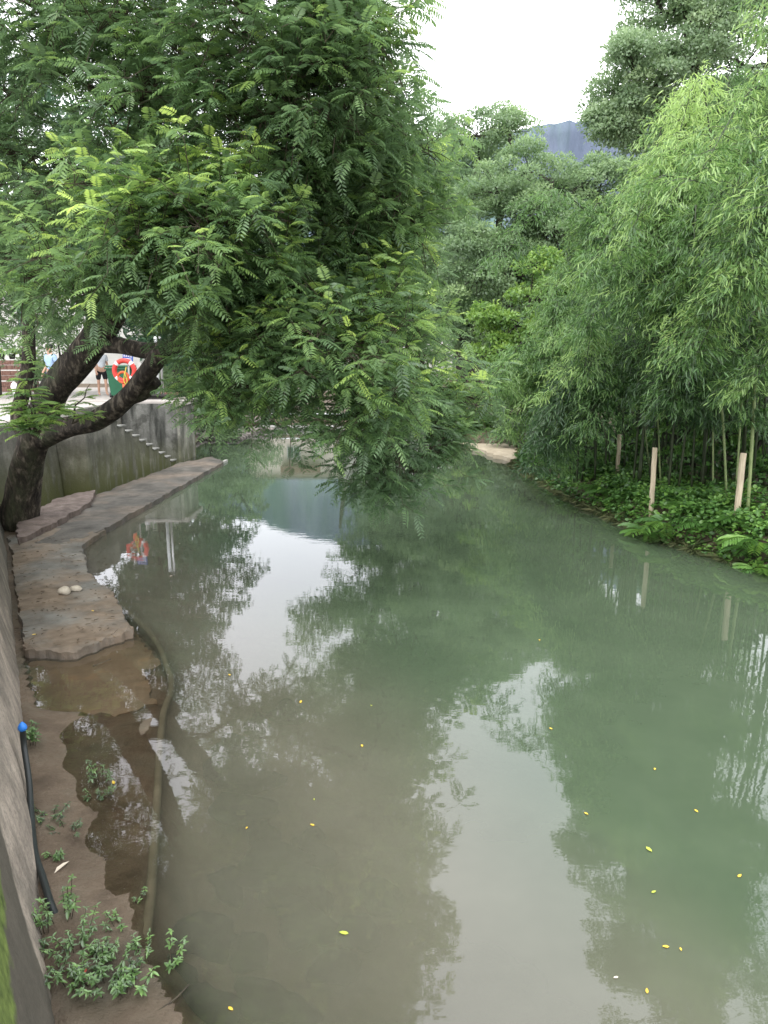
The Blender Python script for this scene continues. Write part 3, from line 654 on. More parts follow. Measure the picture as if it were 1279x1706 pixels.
camphor('broad dense rounded tree with reddish bare limbs in the middle of the far bank', 34,
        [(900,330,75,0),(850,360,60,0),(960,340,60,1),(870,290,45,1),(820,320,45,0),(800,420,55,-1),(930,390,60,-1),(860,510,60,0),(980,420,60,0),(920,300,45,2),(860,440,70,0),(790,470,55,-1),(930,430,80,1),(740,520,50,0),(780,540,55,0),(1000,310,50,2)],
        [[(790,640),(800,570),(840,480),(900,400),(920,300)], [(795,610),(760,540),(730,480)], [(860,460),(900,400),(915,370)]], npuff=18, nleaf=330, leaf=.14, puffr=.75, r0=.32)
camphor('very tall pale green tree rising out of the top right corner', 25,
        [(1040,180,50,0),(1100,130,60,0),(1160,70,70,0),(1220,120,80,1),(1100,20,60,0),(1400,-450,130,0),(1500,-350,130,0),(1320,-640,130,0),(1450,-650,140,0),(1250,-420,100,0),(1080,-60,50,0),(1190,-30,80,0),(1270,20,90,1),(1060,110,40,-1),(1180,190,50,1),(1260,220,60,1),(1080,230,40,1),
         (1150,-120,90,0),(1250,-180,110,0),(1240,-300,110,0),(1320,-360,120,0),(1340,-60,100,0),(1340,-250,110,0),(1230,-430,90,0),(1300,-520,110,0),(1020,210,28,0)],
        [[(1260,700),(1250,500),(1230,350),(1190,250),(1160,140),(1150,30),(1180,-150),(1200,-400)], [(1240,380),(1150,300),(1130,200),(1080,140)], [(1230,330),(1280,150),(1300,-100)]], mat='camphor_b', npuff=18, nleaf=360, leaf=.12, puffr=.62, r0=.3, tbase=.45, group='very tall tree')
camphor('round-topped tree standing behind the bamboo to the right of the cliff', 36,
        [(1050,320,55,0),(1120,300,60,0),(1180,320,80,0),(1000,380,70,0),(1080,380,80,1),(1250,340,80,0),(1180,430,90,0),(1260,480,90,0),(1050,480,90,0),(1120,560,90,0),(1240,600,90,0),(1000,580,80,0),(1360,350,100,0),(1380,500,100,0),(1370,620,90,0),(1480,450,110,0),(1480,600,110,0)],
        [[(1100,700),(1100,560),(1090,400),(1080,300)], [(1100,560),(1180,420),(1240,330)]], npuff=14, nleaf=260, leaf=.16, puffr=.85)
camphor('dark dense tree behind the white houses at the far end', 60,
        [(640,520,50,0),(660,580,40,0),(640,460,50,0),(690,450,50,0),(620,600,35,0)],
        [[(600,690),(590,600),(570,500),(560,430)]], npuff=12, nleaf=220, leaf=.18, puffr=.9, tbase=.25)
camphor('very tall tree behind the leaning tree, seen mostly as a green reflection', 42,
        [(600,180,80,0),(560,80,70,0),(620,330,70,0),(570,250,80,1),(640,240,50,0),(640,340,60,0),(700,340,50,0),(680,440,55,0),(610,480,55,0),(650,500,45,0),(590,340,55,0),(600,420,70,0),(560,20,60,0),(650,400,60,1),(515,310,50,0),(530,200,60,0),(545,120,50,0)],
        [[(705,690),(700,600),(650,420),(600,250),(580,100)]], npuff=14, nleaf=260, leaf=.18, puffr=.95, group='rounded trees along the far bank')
# fresh yellow-green small tree at the bend
puff_tree('young_tree', 'fresh yellow-green young tree between the rounded tree and the bamboo', P(880, 700, 27), [([P(880,700,27), P(885,600,27), P(880,520,27), P(890,450,27)], [.12,.1,.07,.03])],
          [(P(a, b, 27), (r*27/FPX, r*27/FPX, r*27/FPX*.7)) for a, b, r in [(850,540,50),(900,500,45),(870,590,55),(820,590,40),(930,560,50),(900,450,35),(940,480,40),(820,530,30),(860,630,45),(920,620,50)]], M['young'], None, leaf=.14, npuff=18, nleaf=110, puffr=.42, tbase=.4)
puff_tree('waterside_bush', 'bright yellow-green bush leaning out over the sand bar at the bend', P(780, 745, 29), [([P(790,745,29), P(780,700,29), P(770,660,29)], [.06,.05,.02])],
          [(P(a, b, 29), (r*29/FPX, r*29/FPX, r*29/FPX*.8)) for a, b, r in [(760,680,32),(800,690,32),(830,660,30),(780,650,30),(740,700,26),(820,710,26),(770,725,20)]], M['young'], None, leaf=.13, npuff=10, nleaf=150, puffr=.42, cat='bush', tbase=.4)
puff_tree('waterside_bush', 'dark green bush beneath the young tree by the bend', P(880, 740, 26), [([P(880,740,26), P(880,700,26), P(880,660,26)], [.06,.05,.02])],
          [(P(a, b, 26), (r*26/FPX, r*26/FPX, r*26/FPX*.8)) for a, b, r in [(860,690,40),(900,670,45),(940,650,50),(850,640,40),(930,710,40),(840,720,22)]], M['camphor'], None, leaf=.13, npuff=10, nleaf=170, puffr=.45, cat='bush', tbase=.2)
# left far bank bushes
puff_tree('bank_bush', 'dark leafy bush on the left bank just beyond the landing block', P(350, 735, 28), [([P(350,735,28), P(350,690,28), P(345,650,28)], [.06,.05,.02])],
          [(P(a, b, 28), (r*28/FPX, r*28/FPX, r*28/FPX*.8)) for a, b, r in [(345,700,26),(365,670,32),(340,640,30),(390,690,22),(375,720,16),(400,640,35)]], M['camphor'], None, leaf=.12, npuff=10, nleaf=170, puffr=.42, cat='bush', tbase=.25)
for i, (px, py, w_, lab) in enumerate([(350,655,1.8,'dark green bush on the far left bank, left of the rubble heap'),(405,640,1.7,'green bush between the rubble heap and the cream house'),(300,650,2.0,'wide dark bush on the far left bank behind the landing block')]):
    c = P(px, py, 42); puff_tree('bank_bush', lab, (c.x, 42, .7), [([(c.x, 42, .5), (c.x+.1, 42, 1.6), (c.x, 42, c.z)], [.08, .06, .03])], [((c.x, 42, c.z), (w_, 1.2, 1.5)), ((c.x+.3, 41.6, 1.5), (w_, 1, .9)), ((c.x-.2, 42.4, c.z+2), (w_*.8, 1, 1.3))], M['camphor'], None, leaf=.16, npuff=16, nleaf=170, puffr=.7, cat='bush', tbase=.25)
# left trees behind the leaning tree
def feather_tree(label, x, y, h, lumps, group, mat='wing_far'):
    return puff_tree('village_tree', label, (x, y, 1.9), [(vert_trunk(x, y, 1.9, h*.8), [.2,.18,.15,.12,.08,.05])], lumps, M[mat], group, leaf=.2, npuff=16, nleaf=150, puffr=.75, tbase=.3)
feather_tree('dark tree standing on the square behind the leaning trunk at the far left', -13.5, 25, 8, [((-13.5+a, 25+b, 1.9+c), r) for a, b, c, r in [(0,0,5,1.8),(1.5,0,9,1.8),(-1.5,0,9,1.8),(-1.8,.5,4,1.6),(1.8,0,4.6,1.5),(1,0,6.5,1.6),(-1,0,7,1.5),(3.2,0,5.6,1.4),(0,-.5,3.6,1.2),(2.6,.5,7.6,1.5)]], 'dark trees on the square')
feather_tree('dark tree on the square behind the lifebuoy and the green bin', -9.2, 33, 9, [((-9.2+a, 33+b, 1.9+c), r) for a, b, c, r in [(0,0,5,2),(-2,.5,4,1.7),(1.6,0,4.4,1.6),(.6,0,7,1.9),(-1,0,8,1.8),(1.5,0,2.5,1.2),(0,0,10,1.8),(-2.5,0,10,1.8),(-2.5,0,7,1.8)]], 'dark trees on the square')
feather_tree('dark bushy tree at the corner beyond the landing block, over the far left bank', -8.6, 27.5, 6, [((-8.6+a, 27.5+b, 1.5+c), r) for a, b, c, r in [(0,0,3,1.3),(1.2,0,2.2,1.1),(.8,0,4.6,1.3),(-1,0,4.4,1.3),(-.4,0,6.2,1.3),(-2,0,6.4,1.2)]], 'dark trees on the square')

# wooded slope far behind, as one mass
def far_wood():
    LV = Leaves(); n = 1500
    a = rng.uniform(-1.1, 1.2, n); Yd = rng.uniform(60, 95, n); X = np.tan(a*.75)*Yd; 
    Z = 1+rng.uniform(0, 1, n)*(.10*Yd+3)+(Yd-60)*.08
    for x, y, z in zip(X, Yd, Z):
        if -.25 < x/y < -.03 and z > 3.5: continue
        m = 170; w = rnd_unit(m); w[:, 2] = np.abs(w[:, 2]); r = random.uniform(1.6, 3)
        B = np.array([x, y, z])+w*r*rng.uniform(.6, 1, m)[:, None]
        L = rng.uniform(.35, .6, m); v, q = leaf4(B, norm(w+rng.normal(size=(m, 3))*.6), w, L, L*.7)
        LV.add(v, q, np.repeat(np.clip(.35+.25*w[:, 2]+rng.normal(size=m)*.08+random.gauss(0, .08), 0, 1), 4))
    o = LV.build('far_wood', leaf_mat('far_wood_leaf', [(0, (.05,.09,.065)), (.5, (.09,.15,.10)), (1, (.15,.23,.14))], .2, .03)); tag(o, 'hazy far-off wood covering the ground behind the village', 'wood', kind='stuff')  # distance haze and lit tops are put into the leaf colours
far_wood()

# cliff mountain
def mountain():
    Yd = 620; pts = [(-900,560),(-300,470),(100,380),(300,330),(430,300),(520,262),(640,250),(760,225),(860,216),(880,212),(930,200),(965,203),(975,196),(1010,200),(1050,180),(1100,160),(1145,152),(1200,150),(1300,170),(1500,260),(2000,400)]
    xs = np.linspace(-900, 2000, 260); V = []; nv = 26
    for px in xs:
        py = float(np.interp(px, [p[0] for p in pts], [p[1] for p in pts])); top = P(px, py, Yd)
        top.z += 3*nz((px*.02, 0, 0))+1*nz((px*.08, 0, 3))
        for k in range(nv):
            t = k/(nv-1)
            if t < .12: z = top.z*1.0-t*4; yy = Yd+120*(1-t/.12)*.6
            else:
                s = (t-.12)/.88; z = top.z*(1-s)**(1.0 if s < .4 else 1.15)-5*s; yy = Yd-60*max(0, s-.35)/.65*3 - 8*s
            yy += 9*nz((px*.03, z*.01, 0))+4*nz((px*.11, z*.02, 5))
            V.append((top.x, yy, z))
    F = [(i*nv+k, i*nv+k+1, (i+1)*nv+k+1, (i+1)*nv+k) for i in range(len(xs)-1) for k in range(nv-1)]
    m = surf('hazy_cliff', [(.3, (.11,.14,.19)), (.5, (.155,.185,.25)), (.7, (.21,.24,.31))], .03, 1, .6, .05, stretch=(1,1,.25), bdist=8, stops2=[(.3,(.09,.15,.15)),(.7,(.14,.21,.19))], s2=.012, mixlo=.45, mixhi=.6, spec=0)  # blue distance haze is baked into the cliff colours
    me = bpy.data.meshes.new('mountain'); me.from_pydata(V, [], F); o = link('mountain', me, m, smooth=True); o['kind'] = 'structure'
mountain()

# ---------------------------------------------------------------- bamboo
def bamboo(label, base_px, Yb, plumes, ncul=9, seed=1, spray=40, leafL=.15):
    """base_px: foot of the clump; plumes: (px, py, Y, radius m) where the drooping heads hang"""
    bx = P(base_px, 700, Yb).x; z0 = ground_h(bx, Yb)
    root = empty('bamboo_clump', (bx, Yb, z0), label, 'bamboo', 'bamboo clumps on the right bank'); LV = Leaves(); tw = MB()
    for i, (px, py, Y, r, n) in enumerate(plumes):
        c = P(px, py, Y)
        for j in range(max(2, round(n*.62))):
            off = Vector(rng.normal(size=3)); ptint = random.gauss(0, .16); tip = c+Vector((off.x*r*.8, off.y*r*.7, off.z*r*.55))
            tip.z = max(tip.z, .75)
            b = Vector((bx+random.uniform(-1, 1), Yb+random.uniform(-.8, .8), z0-.1))
            top = b.lerp(tip, .62); top.z = max(tip.z+.5+.15*(tip-b).length, b.z+2.2)
            mid = b.lerp(top, .5); mid.z = b.z+(top.z-b.z)*.68; mid.x = b.x+(top.x-b.x)*.3; mid.y = b.y+(top.y-b.y)*.3
            path = spline([b, mid, top, tip], 8); cm = MB(); cm.tube(path, lerps([.024, .022, .013, .004], len(path)), 6)
            cm.build('culm', M['culm'], root, smooth=True, world=True)
            m = len(path)
            for k in range(int(m*.5), m):
                p = path[k]; u = (k/m); nspr = max(2, int(spray*(.25+.75*u)/6))
                for s_ in range(nspr):
                    a = random.uniform(0, 2*PI); d = Vector((math.cos(a), math.sin(a), random.uniform(-.2, .5))); Ls = random.uniform(.35, .85)*(.6+.6*r)
                    q = p.lerp(path[min(k+1, m-1)], random.random())
                    tp = [q+d*Ls*t+Vector((0, 0, -.55*Ls*t*t)) for t in (0, .35, .7, 1)]
                    tw.tube(tp, [.005, .004, .003, .002], 3, cap=False)
                    nl = 20; t = np.sort(rng.uniform(.15, 1, nl)); tpn = np.array([list(v) for v in tp])
                    B = np.stack([np.interp(t, [0, .35, .7, 1], tpn[:, c_]) for c_ in range(3)], 1)+rng.normal(size=(nl, 3))*.05
                    dd = np.array(d); D = norm(dd[None]*.7+rng.normal(size=(nl, 3))*.5+np.array([0, 0, -.75]))
                    L = rng.uniform(.7, 1.25, nl)*leafL
                    v, qd = leaf6(B, D, rnd_unit(nl)*.6+np.array([0, 0, 1.]), L, L*.12+.003, .1, .15)
                    tb = np.clip((.20+.065*(q.z-3.5))+ptint+.10*random.gauss(0, 1)+.35*u*random.random()+rng.normal(size=nl)*.08, 0, 1)  # shade low in the clump is painted by tinting with height
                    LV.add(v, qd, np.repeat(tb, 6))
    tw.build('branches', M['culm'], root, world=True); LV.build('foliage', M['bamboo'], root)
    return root
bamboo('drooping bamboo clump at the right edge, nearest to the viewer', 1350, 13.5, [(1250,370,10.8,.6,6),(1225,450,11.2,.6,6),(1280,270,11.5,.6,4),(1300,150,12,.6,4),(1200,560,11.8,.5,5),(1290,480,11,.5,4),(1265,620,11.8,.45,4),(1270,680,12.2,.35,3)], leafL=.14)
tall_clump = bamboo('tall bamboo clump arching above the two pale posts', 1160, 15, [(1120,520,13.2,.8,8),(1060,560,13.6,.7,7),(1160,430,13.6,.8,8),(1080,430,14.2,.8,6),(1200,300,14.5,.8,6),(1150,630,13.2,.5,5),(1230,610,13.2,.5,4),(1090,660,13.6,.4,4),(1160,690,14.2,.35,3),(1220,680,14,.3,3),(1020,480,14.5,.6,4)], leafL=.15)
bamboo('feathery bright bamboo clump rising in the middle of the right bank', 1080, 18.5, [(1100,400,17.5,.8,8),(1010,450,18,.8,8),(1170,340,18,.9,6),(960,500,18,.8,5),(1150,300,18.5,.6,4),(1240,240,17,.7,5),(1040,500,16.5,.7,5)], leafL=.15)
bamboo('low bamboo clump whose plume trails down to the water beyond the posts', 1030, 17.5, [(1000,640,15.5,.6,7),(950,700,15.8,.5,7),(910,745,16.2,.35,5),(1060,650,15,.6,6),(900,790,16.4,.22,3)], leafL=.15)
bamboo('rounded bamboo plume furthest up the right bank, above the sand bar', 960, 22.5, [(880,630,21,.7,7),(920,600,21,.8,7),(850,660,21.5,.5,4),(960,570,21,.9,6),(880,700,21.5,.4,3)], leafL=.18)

for i, (px, py, Y, r) in enumerate([(1270,690,16,1.3),(1210,720,18,1.3),(1150,730,19.5,1.3),(1090,730,20.5,1.3),(1030,735,21.5,1.3),(1250,600,18.5,1.5),(1160,630,20,1.5),(1090,640,22,1.5),(1010,660,22,1.4)]):  # bushes added as a dark backdrop, shade put into their leaf colour
    c = P(px, py, Y); puff_tree('backdrop_bush', 'dark dense backdrop bush added behind the bamboo stems to deepen the gloom', (c.x, c.y, ground_h(c.x, c.y)), [([(c.x, c.y, ground_h(c.x, c.y)-.1), (c.x+.1, c.y, c.z-.3), (c.x, c.y, c.z+.5)], [.05,.04,.02])], [((c.x, c.y, c.z), (r, .8, r*.8))], M['backdrop'], 'dark backdrop bushes added behind the bamboo stems', leaf=.16, npuff=16, nleaf=120, puffr=.55, cat='bush', tbase=.1)
for i, (px, py, Y, r_, lab) in enumerate([(1135,735,15.2,.5,'leafy green shrub climbing between the second and nearest posts'),(1205,725,14.6,.45,'leafy shrub left of the nearest post under the bamboo'),(1060,735,17.2,.5,'leafy shrub between the third and second posts'),(980,750,17.5,.45,'dark leafy shrub beyond the third post'),(1270,730,14.2,.5,'leafy shrub at the right edge behind the nearest post')]):
    c = P(px, py, Y); g = ground_h(c.x, c.y); puff_tree('bank_shrub', lab, (c.x, c.y, g), [([(c.x, c.y, g-.1), (c.x+.05, c.y, (g+c.z)/2), (c.x, c.y, c.z+.2)], [.03,.025,.01])], [((c.x, c.y, c.z), (r_, .4, r_*1.1)), ((c.x+.2, c.y-.2, c.z-.45), (r_*.9, .4, .35))], M['herb'], None, leaf=.10, npuff=12, nleaf=90, puffr=.25, cat='shrub', tbase=.3)
# bare culms seen standing in the gloom belong to the tall clump
for i, (px, pb, pt, ty, Y, r) in enumerate([(1215,850,1196,600,13.2,.022),(1226,830,1240,580,13.4,.02),(1245,880,1262,560,12.4,.03),(1190,830,1185,600,14,.018),(1103,800,1090,620,15,.018),(1085,770,1060,640,16,.016),(1060,760,1062,620,17,.016)]):
    a = P(px, pb, Y); b = P(pt, ty, Y+.4); c = b+(b-a)*.8; path = spline([a-Vector((0, 0, .3)), a.lerp(b, .5)+Vector((.05*nz((i, 0, 0)), 0, 0)), b, c], 6)
    mb = MB(); mb.tube(path, r, 7); mb.build('culm', M['culm_pale'], tall_clump, smooth=True, world=True)

# ---------------------------------------------------------------- posts on the right bank
def wood_post(label, bpx, tpx, Y, w):
    a = P(bpx[0], bpx[1], Y); b = P(tpx[0], tpx[1], Y); a = a-Vector((0, 0, .2)); mb = MB()
    n = 8; path = [a.lerp(b, k/n)+Vector((.008*nz((k*.8, Y, 0)), 0, 0)) for k in range(n+1)]
    mb.tube(path, [w*1.04]+[w]*(n-1)+[w*.96], 10, jit=lambda i, k, p: 1+.07*nz((k, i*.4, Y)))
    o = mb.build('wooden_post', M['post'], smooth=False); tag(o, label, 'post', 'pale wooden posts on the right bank'); return o
wood_post('nearest and palest wooden post, leaning at the right edge among the ferns', (1226, 870), (1238, 755), 12.4, .052)
wood_post('second pale wooden post, standing behind a fern frond left of the nearest post', (1085, 848), (1091, 746), 13.9, .047)
wood_post('third and darkest wooden post in the shade under the bamboo', (1028, 790), (1032, 724), 16.6, .045)

# ---------------------------------------------------------------- undergrowth on the right bank
def fern(label, p, n=9, L=.5, name='fern', tint=.45, grp='ferns on the right bank'):
    root = empty(name, p, label, 'fern', grp); LV = Leaves(); a = np.arange(n)*2.4+random.random()*6
    D = np.stack([np.cos(a), np.sin(a), rng.uniform(.4, .9, n)], 1); B = np.tile(np.array([0, 0, 0.0]), (n, 1))
    t0 = np.clip(tint+rng.normal(size=n)*.12, 0, 1)
    LV.add(*pinnate(B, D, np.tile([0, 0, 1.], (n, 1)), rng.uniform(.7, 1.1, n)*L, 13, .5, wf=.3, lf=.26, t0=t0))
    LV.build('fronds', M['herb'], root, world=False); return root
fl = ['spreading fern in front of the second post', 'dark fern leaning over the water left of the second post', 'bright fern at the waterline beside the right edge', 'fern at the right edge below the nearest post']
for i, (px, py, z) in enumerate([(1120,800,.75),(1080,740+55,.7),(1060,800,.65),(1020,810,.5),(1000,800,.55),(1150,830,.7),(1170,800,.85),(1190,830,.7),(1045,830,.35),(1085,870,.3),(1250,890,.5),(1265,925,.25),(1245,850,.75),(1110,850,.55),(1230,820,.9),(1140,780,.9),(1060,770,.8),(1200,790,.95),(1180,870,.45),(1268,880,.6)]):
    p = G(px, py, z); gh = ground_h(p.x, p.y); fern('leafy green fern in the undergrowth of the right bank', (p.x, p.y, max(gh, z-.25)), n=random.randint(7, 11), L=random.uniform(.5, .8), tint=random.uniform(.35, .7))
def groundcover():
    LV = Leaves()
    # heart-leaved herbs, in clumps along the bank
    for k in range(1700):
        y = random.uniform(9, 24); d = abs(random.gauss(0, 1.0))+.02; x = right_x(y)+d
        z = ground_h(x, y)+random.uniform(.02, .30)*min(1, d*1.5+.3); n = random.randint(10, 22)
        w = rnd_unit(n); w[:, 2] = np.abs(w[:, 2]); r = random.uniform(.10, .22)
        B = np.array([x, y, z])+w*r*rng.uniform(.4, 1, n)[:, None]; D = norm(w*[1, 1, .1]+rng.normal(size=(n, 3))*.3)
        L = rng.uniform(.05, .11, n); v, q = leaf6(B, D, np.array([0, 0, 1.])+rng.normal(size=(n, 3))*.35, L, L*.75, .12, .2)
        LV.add(v, q, np.repeat(np.clip(random.uniform(.25, .75)+rng.normal(size=n)*.1-.25*smooth(16, 20, y), 0, 1), 6))
    # back of the bank, dark low growth
    for k in range(700):
        y = random.uniform(10, 30); x = right_x(y)+random.uniform(1, 7); z = ground_h(x, y)+random.uniform(0, .5); n = 16
        w = rnd_unit(n); r = .3; B = np.array([x, y, z])+w*r; L = rng.uniform(.08, .18, n)
        v, q = leaf6(B, norm(w*[1, 1, .3]), np.array([0, 0, 1.])+rng.normal(size=(n, 3))*.35, L, L*.5, .12, .2); LV.add(v, q, np.repeat(np.clip(.2+rng.normal(size=n)*.1, 0, 1), 6))
    tag(LV.build('undergrowth', M['herb']), 'leafy undergrowth covering the right bank down to the waterline', 'undergrowth', kind='stuff')
    G2 = Leaves()
    for k in range(260):
        y = random.uniform(11.5, 26) if k < 200 else random.uniform(24, 29); x = right_x(y)+random.uniform(-.05, .25); z = max(.02, ground_h(x, y)); n = 14
        a = rng.uniform(0, 2*PI, n); D = np.stack([np.cos(a)-.7, np.sin(a)-.3, rng.uniform(.0, .7, n)], 1); B = np.array([x, y, z])+rng.normal(size=(n, 3))*[.05, .05, 0]
        L = rng.uniform(.15, .38, n); v, q = leaf6(B, D, np.tile([0, 0, 1.], (n, 1)), L, np.full(n, .012), .1, .6)
        G2.add(v, q, np.repeat(np.clip(rng.uniform(.1, .8, n), 0, 1), 6))
    tag(G2.build('waterside_grass', M['drygrass']), 'thin drooping grass along the right waterline', 'grass', kind='stuff')
groundcover()

# sand bar at the bend
sb = [G(p[0], p[1], .12) for p in [(762, 742), (800, 748), (850, 766), (866, 760), (860, 740), (800, 738), (765, 737)]]
o = slab('sand_bar', sb, -.3, .14, M['sand'], None, None, .15, .3); o['kind'] = 'structure'

# ---------------------------------------------------------------- far end: weir, rubble, houses
wr = empty('weir', (-2, 33.6, 0), 'low pale concrete weir with white water across the far end of the pool', 'weir')
mb = MB(); mb.prism([(-5.9, 33.4), (2.4, 33.1), (2.4, 34.3), (-5.9, 34.6)], -.5, .18); mb.build('sill', M['edging'], wr, world=True, bevel=.03)
mb = MB(); V = []; 
for i in range(60):
    for k in range(8):
        x = -5.8+8*i/59; t = k/7; V.append((x, 34.4+1.2*t, .2+.42*t+.06*nz((x*3, t*4, 0))))
mb.add(V, [(i*8+k, (i+1)*8+k, (i+1)*8+k+1, i*8+k+1) for i in range(59) for k in range(7)]); mb.build('white_water', surf('foam', [(.35, (.6,.63,.65)), (.6, (.9,.92,.94))], 3, .5, .5, 8, stretch=(3,1,1)), wr, world=True, smooth=True)
def rubble():
    mb = MB()
    for k in range(420):
        y = random.uniform(29.5, 36); x = random.uniform(-9.5, -5.7) + (.6 if y > 33 else 0); z = max(.0, ground_h(x, y))*.7+.05
        s = random.uniform(.08, .26); bm = bmesh.new(); bmesh.ops.create_icosphere(bm, subdivisions=1, radius=s)
        R = Matrix.Rotation(random.random()*6, 3, 'Z')
        vs = [R @ Vector((v.co.x*(1+.5*nz((k, v.index, 0))), v.co.y, v.co.z*.6))+Vector((x, y, z)) for v in bm.verts]; fs = [[v.index for v in f.verts] for f in bm.faces]; bm.free(); mb.add(vs, fs)
    tag(mb.build('rubble', M['rubble']), 'heap of grey rubble stones on the far left bank beside the weir', 'rubble', kind='stuff')
rubble()

def house(name, label, c, w, d, z0, h, wins, mat, roofh=.5, rz=0, extra=True):
    root = empty(name, (c[0], c[1], z0), label, 'house', None, rz)
    mb = MB(); mb.box((0, 0, h/2), (w, d, h)); mb.build('wall', M[mat], root)
    r = MB(); o = .35; r.add([(-w/2-o, -d/2-o, h+.003), (w/2+o, -d/2-o, h+.003), (w/2+o, d/2+o, h+.003), (-w/2-o, d/2+o, h+.003), (-w/2+.6, 0, h+roofh), (w/2-.6, 0, h+roofh)], [(0,1,5,4),(1,2,5),(2,3,4,5),(3,0,4),(3,2,1,0)]); r.build('roof', M['roof'], root)
    for x, z, ww, hh in wins:
        f = MB(); t = .07; y = -d/2-.03
        f.box((x, y, z+hh/2-t/2), (ww, .08, t)); f.box((x, y, z-hh/2+t/2), (ww, .08, t)); f.box((x-ww/2+t/2, y, z), (t, .08, hh-2*t)); f.box((x+ww/2-t/2, y, z), (t, .08, hh-2*t)); f.box((x, y, z), (t*.7, .08, hh-2*t))
        wo = f.build('window', M['frame'], root); g = MB(); g.box((x, y+.02, z), (ww-t, .02, hh-t)); g.build('pane', M['glass'], wo)
    return root
c = P(490, 640, 50); hh = house('village_house', 'cream house by the weir whose wall and window mirror in the water', (c.x, 50.5, 0), 6.0, 5, 1.0, 3.6, [(.1, 1.9, .9, .9)], 'cream')
bal = MB(); bal.box((.6, -2.9, 2.75), (2.6, .7, .08)); bal.box((.6, -3.22, 3.0), (2.6, .04, .4)); bal.build('balcony', M['brick'], hh)
c = P(620, 640, 52); house('village_house', 'white house further right along the weir, half hidden by the hanging twigs', (c.x, 53, 0), 4.2, 5, 1.0, 4.4, [(-.6, 2.6, .8, .8), (.9, 2.6, .8, .8)], 'white')
c = P(700, 560, 62); house('village_house', 'white house glimpsed through a gap in the leaves above the hanging boughs', (c.x, 62, 0), 6, 6, 1.5, 5.0, [(-1, 3, .9, 1.1), (1, 3, .9, 1.1)], 'white')
for i, (px, py, Y, rr, lab) in enumerate([(-10,560,27,1.2,'leafy green bush above the brick terrace at the far left edge'),(95,560,29,1.0,'grey-green bush in front of the tall white house, left of the main trunk'),(55,620,28,.6,'low leafy bush on the square beside the person in pale blue'),(300,600,30,1.6,'tall dark bush behind the two upright pipes')]):
    c = P(px, py, Y); puff_tree('village_bush', lab, (c.x, c.y, 1.9), [([(c.x, c.y, 1.85), (c.x+.05, c.y, (1.9+c.z)/2), (c.x, c.y, c.z)], [.06, .05, .02])], [((c.x, c.y, c.z), (rr, .8, rr*.8))], M['camphor'], None, leaf=.12, npuff=18, nleaf=130, puffr=.45, cat='bush', tbase=.3)
c = P(140, 560, 40); house('village_house', 'tall white house behind the leaning trunk on the square', (c.x-.5, 42, 0), 7.5, 6, 1.9, 5.2, [(-2, 3.4, 1, 1.2), (1.5, 3.4, 1, 1.2)], 'white')

# ---------------------------------------------------------------- things on the square
DZ = 1.94
def post_at(px, Y): return P(px, 600, Y).x
lx = post_at(213, 23.4)
lp = empty('sign_post', (lx, 23.4, DZ), 'steel post with a small blue and white sign beside the lifebuoy', 'sign')
mb = MB(); mb.tube([(0, 0, 0), (0, 0, 1.45)], .028, 10); mb.build('pole', M['steel'], lp, smooth=True)
sg = MB(); R = Matrix.Rotation(.12, 3, 'Y'); sg.box((.02, -.05, 1.33), (.32, .02, .26), R); sgo = sg.build('sign_board', M['bluesign'], lp, bevel=.004)
for row, (zz, hgt, cnt) in enumerate([(.06, .10, 4), (-.04, .02, 1), (-.08, .02, 1)]):
    mk = MB()
    if cnt == 4:
        for k in range(4):
            x0 = -.105+k*.07
            for (dx, dz, wx, wz) in [(0, .035, .05, .012), (0, 0, .05, .01), (0, -.035, .055, .012), (0, 0, .012, .085), (-.018, -.01, .01, .05)]:
                v = R @ Vector((x0+dx, 0, zz-.03+dz)); mk.box((.02+v.x, -.0645, 1.33+v.z+.02), (wx, .004, wz), R)
    else:
        v = R @ Vector((0, 0, zz)); mk.box((.02+v.x, -.0645, 1.33+v.z), (.24, .004, hgt), R)
    mk.build('lettering', M['whitepaint'], sgo)
def torus(R_, r, M4, n=40, m=12):
    vs = []; 
    for i in range(n):
        a = 2*PI*i/n
        for k in range(m):
            b = 2*PI*k/m; vs.append(M4 @ Vector(((R_+r*math.cos(b))*math.cos(a), r*math.sin(b), (R_+r*math.cos(b))*math.sin(a))))
    return vs, [(i*m+k, ((i+1) % n)*m+k, ((i+1) % n)*m+(k+1) % m, i*m+(k+1) % m) for i in range(n) for k in range(m)]
lb = empty('lifebuoy', (lx-.08, 23.24, DZ+.92), 'red lifebuoy ring hanging on the steel post by the steps', 'lifebuoy')
mb = MB(); v, f = torus(.31, .075, Matrix.Identity(4)); mb.add(v, f); mb.build('ring', M['red'], lb, smooth=True)
for a in (.8, 2.35, 3.9, 5.5):
    mb = MB(); c = Vector((.31*math.cos(a), 0, .31*math.sin(a))); vs = []; n = 14
    for dth in (-.14, .14):
        for k in range(n):
            b = 2*PI*k/n; vs.append(((.31+.079*math.cos(b))*math.cos(a+dth), .079*math.sin(b), (.31+.079*math.cos(b))*math.sin(a+dth)))
    mb.add(vs, [(k, (k+1) % n, n+(k+1) % n, n+k) for k in range(n)]); mb.build('band', M['tape'], lb, smooth=True)
rp = MB(); rp.tube(spline([Vector((.08, -.05, .12)), Vector((.05, -.1, -.1)), Vector((.1, -.1, -.3)), Vector((.06, -.1, -.42)), Vector((.0, -.1, -.3)), Vector((.04, -.1, -.05))], 6), .018, 8); tag(rp.build('coiled_rope', M['yellow'], smooth=True), 'short yellow rope looped in front of the lifebuoy', 'rope').location = lb.location
ob = empty('orange_float', (lx-.12, 23.2, DZ+.72), 'small orange ring float hanging inside the larger red lifebuoy', 'float')
